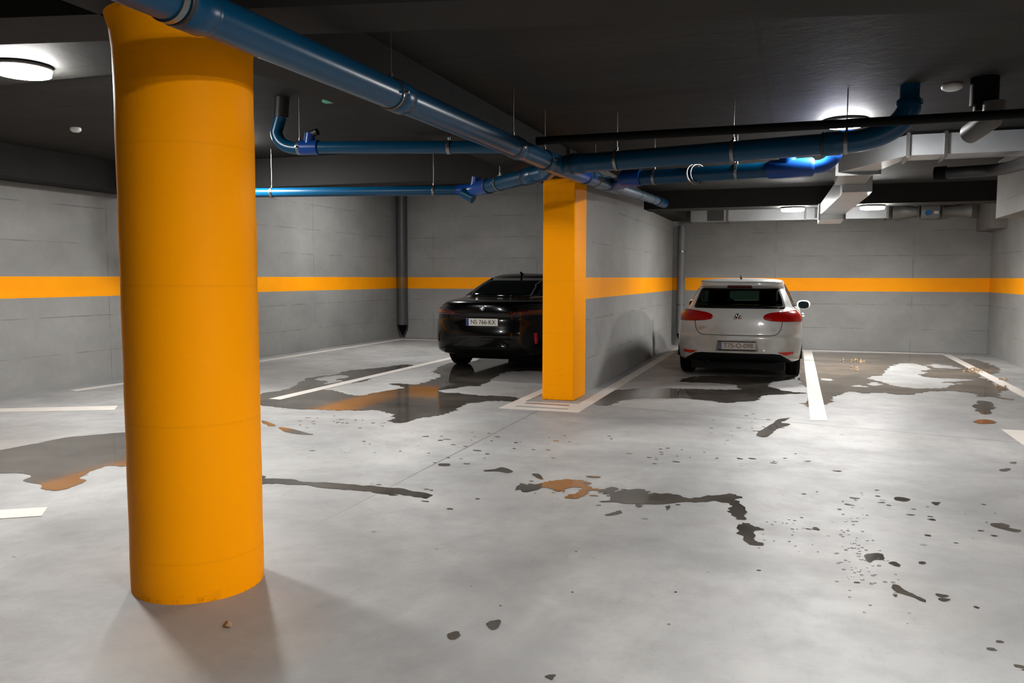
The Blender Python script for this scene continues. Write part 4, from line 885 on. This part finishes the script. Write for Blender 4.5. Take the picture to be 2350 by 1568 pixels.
# brake light under the spoiler
sh.patch('brake_light', [(-0.18, 1.318), (0.18, 1.318), (0.17, 1.348), (-0.17, 1.348)], 'rear', M['darkred'], G, 0.006, 0.03, 0.01)
# number plate recess and plate
y0 = sh.hit((0, 0.48), 'rear')[0].y
sh.patch('plate_recess', rounded([(-0.30, 0.405), (0.30, 0.405), (0.275, 0.56), (-0.275, 0.56)], 0.02), 'rear', M['ductdull'], G, 0.002, 0.03, 0.004)
pl = MB().box(-0.26, y0-0.022, 0.425, 0.26, y0-0.008, 0.537).build('number_plate', M['plate'], G); bevel(pl, 0.004)
MB().box(-0.258, y0-0.024, 0.427, -0.212, y0-0.02, 0.535).build('plate_band', M['plateblue_d'], pl)
text('T75-O-098', 0.092, M['ink_d'], pl, (0.022, y0-0.0235, 0.481), sx=0.98).name = 'plate_text'
MB().box(-0.262, y0-0.025, 0.533, 0.262, y0-0.006, 0.545).build('plate_frame', M['trim_black'], pl)
MB().box(-0.262, y0-0.025, 0.417, 0.262, y0-0.006, 0.427).build('plate_frame', M['trim_black'], pl)
# round badge: ring with V over W
yb = sh.hit((0, 0.885), 'rear')[0].y
bd = MB().lathe([(0.058, 0.02), (0.06, 0.0), (0.056, -0.008), (0.01, -0.01)], (0, yb, 0.885), axis='y', n=40).build('badge', M['badge_dark'], G)
mb = MB().ring((0, yb-0.010, 0.885), (0, 1, 0), 0.055, 0.005, 0.002)
def stroke(mb, a, b): mb.tube([(a[0], yb-0.014, 0.885+a[1]), (b[0], yb-0.014, 0.885+b[1])], 0.006, 8)
for s in (-1, 1):
    stroke(mb, (s*0.024, 0.046), (s*0.002, 0.006)); stroke(mb, (s*0.046, 0.024), (s*0.020, -0.044)); stroke(mb, (s*0.020, -0.044), (0.001*s, -0.004))
mb.build('badge_emblem', M['chrome'], bd)
yt = sh.hit((-0.45, 0.74), 'rear')[0].y
text('GOLF', 0.055, M['chrome'], G, (-0.485, yt-0.004, 0.735), ext=0.006, sx=1.0).name = 'model_badge'
yt = sh.hit((0.5, 0.70), 'rear')[0].y
text('TDI', 0.048, M['chrome'], G, (0.49, yt-0.004, 0.715), ext=0.006).name = 'engine_badge'
# rear wiper, aerial
MB().tube([sh.hit((0.0, 1.03), 'rear')[0]+Vector((0, -0.02, 0)), sh.hit((-0.17, 1.05), 'rear')[0]+Vector((0, -0.02, 0)), sh.hit((-0.33, 1.055), 'rear')[0]+Vector((0, -0.018, 0))], [0.014, 0.008, 0.006], 8).build('rear_wiper', M['trim_black'], G)
MB().tube([(0, 0.72, 1.425), (0, 0.62, 1.475), (0, 0.55, 1.50)], [0.022, 0.010, 0.004], 10).build('aerial', M['trim_black'], G)
for s in (-1, 1):
    mr = MB().tube([(s*0.80, 2.78, 0.97), (s*0.90, 2.74, 0.985)], 0.03, 12).build('mirror', M['trim_black'], G)
    prof = [(0.92, 0.0, 0.03), (0.90, 0.03, 0.065), (0.93, 0.05, 0.075)]
    mb = MB(); n = 20
    rings = []
    for (d, k) in ((0.0, 0.80), (0.02, 1.0), (0.07, 0.98), (0.12, 0.75), (0.15, 0.35)):
        rings.append([(s*(0.92+0.11*k*math.copysign(abs(math.cos(a))**0.7, math.cos(a))), 2.70+d, 1.0+0.078*k*math.copysign(abs(math.sin(a))**0.8, math.sin(a))) for a in [2*PI*q/n for q in range(n)]])
    vv = [p for r_ in rings for p in r_]; ff = []
    for i in range(len(rings)-1):
        for q in range(n): ff.append((i*n+q, i*n+(q+1) % n, (i+1)*n+(q+1) % n, (i+1)*n+q))
    ff.append(tuple(range(4*n, 5*n))); mb.add(vv, ff, True); mb.build('mirror_cover', M['white_paint'], mr)
    MB().add([(p[0], p[1]-0.002, p[2]) for p in rings[0]], [tuple(range(n))]).build('mirror_glass', M['black_glass'], mr)
    # door handles
    for yy in (1.35, 2.3):
        h = sh.hit((yy, 0.86), 'right')[0]; MB().tube([(s*(h.x+0.005), yy-0.09, 0.86), (s*(h.x+0.03), yy-0.05, 0.865), (s*(h.x+0.03), yy+0.05, 0.865), (s*(h.x+0.005), yy+0.09, 0.86)], 0.012, 8).build('door_handle', M['white_paint'], G)
for md in ('right', 'left'):
    sh.seam('door_seam', [(1.12, 1.33), (1.05, 1.02), (1.12, 0.6), (1.30, 0.34)], md, M['trim_black'], G)
    sh.seam('door_seam', [(1.95, 1.36), (1.98, 0.30)], md, M['trim_black'], G)
    sh.seam('door_seam', [(3.02, 0.96), (2.98, 0.30)], md, M['trim_black'], G)
    sh.patch('window_pillar', [(1.06, 1.0), (1.14, 1.0), (1.18, 1.36), (1.10, 1.36)], md, M['trim_black'], G, 0.006)
    sh.patch('window_pillar', [(1.93, 0.99), (2.02, 0.99), (1.99, 1.37), (1.92, 1.37)], md, M['trim_black'], G, 0.006)
HL = rounded([(0.42, 0.66), (0.80, 0.76), (0.78, 0.64), (0.45, 0.60)], 0.02)
for P in (HL, mirror(HL)): sh.patch('headlamp', P, 'front', M['black_glass'], G, 0.006, 0.04)
sh.patch('grille', [(-0.40, 0.60), (0.40, 0.60), (0.40, 0.65), (-0.40, 0.65)], 'front', M['trim_black'], G, 0.005)
housings(G, (0.79, 3.42), 0.893, 0.335)
for y in (0.79, 3.42):
    for s in (-1, 1): wheel(G, s*0.772, y, 0.315, 0.205, s)
MB().box(-0.66, 0.16, 0.125, 0.66, 3.9, 0.27).build('underbody', M['trim_black'], G)  # black box dropped low to stand for the shadow under the car
MB().tube([(-0.42, 0.10, 0.235), (-0.42, 0.5, 0.235)], 0.028, 14).build('exhaust_pipe', M['trim_black'], G)
MB().tube([(-0.70, 0.79, 0.23), (0.70, 0.79, 0.23)], 0.045, 14).build('rear_axle', M['trim_black'], G)  # added in black to help fill the shaded gap between the wheels
MB().lathe([(0.05, -0.55), (0.085, -0.5), (0.085, 0.1), (0.05, 0.15)], (0, 0.42, 0.22), axis='x', n=24).build('silencer', M['trim_black'], G)  # put in black as well to darken the gap under the bumper
# cabin
MB().box(-0.70, 0.35, 0.28, 0.70, 3.1, 0.50).build('cabin_floor', M['seat'], G)
MB().box(-0.68, 2.75, 0.50, 0.68, 3.2, 0.98).build('dashboard', M['seat'], G)
def seat(x, y, wdt, hr):
    mb = MB(); mb.box(x-wdt/2, y, 0.5, x+wdt/2, y+0.5, 0.66)
    mb.hexa([(x-wdt/2, y-0.02, 0.6), (x+wdt/2, y-0.02, 0.6), (x+wdt/2, y+0.12, 0.6), (x-wdt/2, y+0.12, 0.6)], [(x-wdt*0.40, y-0.2, 1.09), (x+wdt*0.40, y-0.2, 1.09), (x+wdt*0.40, y-0.10, 1.09), (x-wdt*0.40, y-0.10, 1.09)])
    for hx in hr: mb.box(x+hx-0.12, y-0.24, 1.10, x+hx+0.12, y-0.13, 1.26); mb.box(x+hx-0.03, y-0.2, 1.07, x+hx+0.03, y-0.17, 1.11)
    bevel(mb.build('seat', M['seat'], G), 0.03, 3)
seat(-0.37, 2.0, 0.50, (0,)); seat(0.37, 2.0, 0.50, (0,)); seat(0, 1.05, 1.25, (-0.38, 0.38))
MB().box(-0.11, 2.52, 1.23, 0.11, 2.55, 1.29).build('rear_view_mirror', M['seat'], G)
MB().ring((-0.37, 2.62, 0.95), (0, 1, -0.4), 0.17, 0.014).build('steering_wheel', M['seat'], G)

# ---- black saloon
B = thing('black_saloon', (-4.50, 11.62, 0), 'glossy black saloon parked behind the square column', 'car')
K = [
 (0.265, 0.84, 0.16, 4.90, 0.5, 3.0, 0.7, 2.6), (0.305, 0.90, 0.07, 4.98, 0.60, 3.0, 0.9, 2.5), (0.40, 0.938, 0.02, 5.04, 0.66, 2.8, 1.0, 2.5),
 (0.58, 0.95, 0.0, 5.06, 0.70, 2.7, 1.0, 2.5), (0.70, 0.951, 0.02, 5.05, 0.70, 2.7, 1.0, 2.5), (0.84, 0.945, 0.05, 4.95, 0.70, 2.7, 1.0, 2.4),
 (0.93, 0.93, 0.045, 4.55, 0.70, 2.7, 1.0, 2.4), (1.00, 0.895, 0.05, 4.10, 0.70, 2.6, 1.0, 2.4), (1.055, 0.84, 0.065, 3.72, 0.72, 2.6, 0.9, 2.5), (1.085, 0.80, 0.10, 3.62, 0.75, 2.6, 0.9, 2.5),
 (1.115, 0.765, 0.36, 3.52, 0.75, 2.6, 0.8, 2.5), (1.14, 0.745, 0.66, 3.44, 0.70, 2.7, 0.8, 2.5), (1.22, 0.705, 0.90, 3.26, 0.70, 2.8, 0.8, 2.6),
 (1.32, 0.65, 1.18, 3.03, 0.65, 2.9, 0.8, 2.6), (1.41, 0.59, 1.48, 2.80, 0.6, 2.9, 0.7, 2.6), (1.475, 0.52, 1.74, 2.62, 0.42, 2.8, 0.42, 2.6), (1.515, 0.42, 1.95, 2.48, 0.25, 2.4, 0.25, 2.4), (1.53, 0.25, 2.08, 2.36, 0.13, 2.2, 0.13, 2.2)]
vs, fs = car_body(K, 80, (1.17, 4.17), 0.36, 0.345)
sh = Shell(vs, fs)
mb = MB(); mb.add(vs, fs, True); mb.build('body', M['black_paint'], B)
sh.patch('rear_window', rounded([(-0.63, 1.15), (0.63, 1.15), (0.50, 1.445), (-0.50, 1.445)], 0.04), 'rear', M['black_glass'], B, 0.004, 0.05)
sh.patch('windscreen', rounded([(-0.62, 1.14), (0.62, 1.14), (0.50, 1.44), (-0.50, 1.44)], 0.04), 'front', M['black_glass'], B, 0.004, 0.05)
SWB = rounded([(1.02, 1.16), (3.35, 1.09), (2.75, 1.40), (1.75, 1.43), (1.35, 1.33)], 0.06)
for md in ('right', 'left'):
    sh.patch('side_window', SWB, md, M['black_glass'], B, 0.004, 0.05)
    sh.seam('window_trim', [(0.80, 1.145), (1.02, 1.155), (3.35, 1.085)], md, M['silver'], B, 0.006)
    sh.seam('trim_glint', [(0.85, 1.16), (1.35, 1.345), (1.75, 1.445), (2.75, 1.41)], md, M['silver'], B, 0.011)  # silver strip thickened to draw the light reflected along the shoulder
    for yy in (1.75, 2.7): 
        h = sh.hit((yy, 0.95), md)[0]; sgn = 1 if md == 'right' else -1
        MB().tube([(h.x, yy-0.1, 0.95), (h.x+sgn*0.02, yy-0.05, 0.95), (h.x+sgn*0.02, yy+0.05, 0.95), (h.x, yy+0.1, 0.95)], 0.012, 8).build('door_handle', M['black_paint'], B)
    for s_ in ([(1.70, 1.42), (1.50, 1.1), (1.55, 0.5)], [(2.45, 1.42), (2.45, 0.3)]): sh.seam('door_seam', s_, md, M['trim_black'], B)
TLB = rounded([(0.36, 0.905), (0.52, 0.94), (0.90, 0.985), (0.915, 0.93), (0.88, 0.89), (0.52, 0.885)], 0.015)
for P in (TLB, mirror(TLB)): sh.patch('tail_lamp', P, 'rear', M['darkred'], B, 0.008, 0.03, 0.012)
RFB = rounded([(0.775, 0.62), (0.815, 0.62), (0.825, 0.46), (0.79, 0.45)], 0.01)
for P, mm in ((RFB, M['crimson']), (mirror(RFB), M['darkred'])): sh.patch('reflector', P, 'rear', mm, B, 0.008, 0.03, 0.01)  # left one in darker red: its dimmer light is put into the colour
y0 = sh.hit((0, 0.78), 'rear')[0].y-0.01
pl = MB().box(-0.26, y0-0.015, 0.722, 0.26, y0+0.01, 0.834).build('number_plate', M['plate_b'], B); bevel(pl, 0.004)
MB().box(-0.258, y0-0.018, 0.724, -0.212, y0-0.012, 0.832).build('plate_band', M['plateblue'], pl)
text('NS 766-KX', 0.094, M['ink'], pl, (0.022, y0-0.0165, 0.778), sx=0.92).name = 'plate_text'
yb = sh.hit((0, 1.0), 'rear')[0].y
bd = MB().lathe([(0.040, 0.02), (0.041, 0.0), (0.038, -0.008), (0.01, -0.009)], (0, yb, 0.995), axis='y', n=32).build('badge', M['badge_dark'], B)
MB().ring((0, yb-0.009, 0.995), (0, 1, 0), 0.038, 0.003, 0.002).ring((0, yb-0.009, 0.995), (0, 1, 0), 0.024, 0.002, 0.002).build('badge_ring', M['chrome'], bd)
for q in range(4):
    vv = [(0, yb-0.0105, 0.995)]+[(0.023*math.cos(PI/2*(q+k/6)), yb-0.0105, 0.995+0.023*math.sin(PI/2*(q+k/6))) for k in range(7)]
    MB().add(vv, [tuple(range(8))]).build('badge_quarter', M['roundel'] if q % 2 else M['plate_b'], bd)
sh.patch('diffuser_panel', rounded([(-0.70, 0.29), (0.70, 0.29), (0.62, 0.40), (-0.62, 0.40)], 0.02), 'rear', M['trim_black'], B, 0.006, 0.04)
sh.seam('boot_seam', [(-0.62, 0.90), (-0.56, 0.72), (-0.50, 0.68), (0.50, 0.68), (0.56, 0.72), (0.62, 0.90)], 'rear', M['trim_black'], B, 0.004)
MB().tube([(0, 2.05, 1.49), (0, 1.90, 1.545), (0, 1.86, 1.555)], [0.035, 0.016, 0.006], 10).build('aerial', M['black_paint'], B)
for s in (-1, 1):
    mr = MB().tube([(s*0.80, 3.30, 1.08), (s*0.95, 3.27, 1.09)], 0.028, 12).build('mirror', M['trim_black'], B)
    MB().lathe([(0.01, -0.09), (0.06, -0.07), (0.075, 0.0), (0.06, 0.07), (0.01, 0.09)], (s*1.0, 3.25, 1.11), axis='x', n=20).build('mirror_cover', M['black_paint'], mr)
housings(B, (1.17, 4.17), 0.945, 0.36)
for y in (1.17, 4.17):
    for s in (-1, 1): wheel(B, s*0.80, y, 0.345, 0.245, s)
MB().box(-0.66, 0.55, 0.17, 0.66, 4.6, 0.30).build('underbody', M['trim_black'], B)
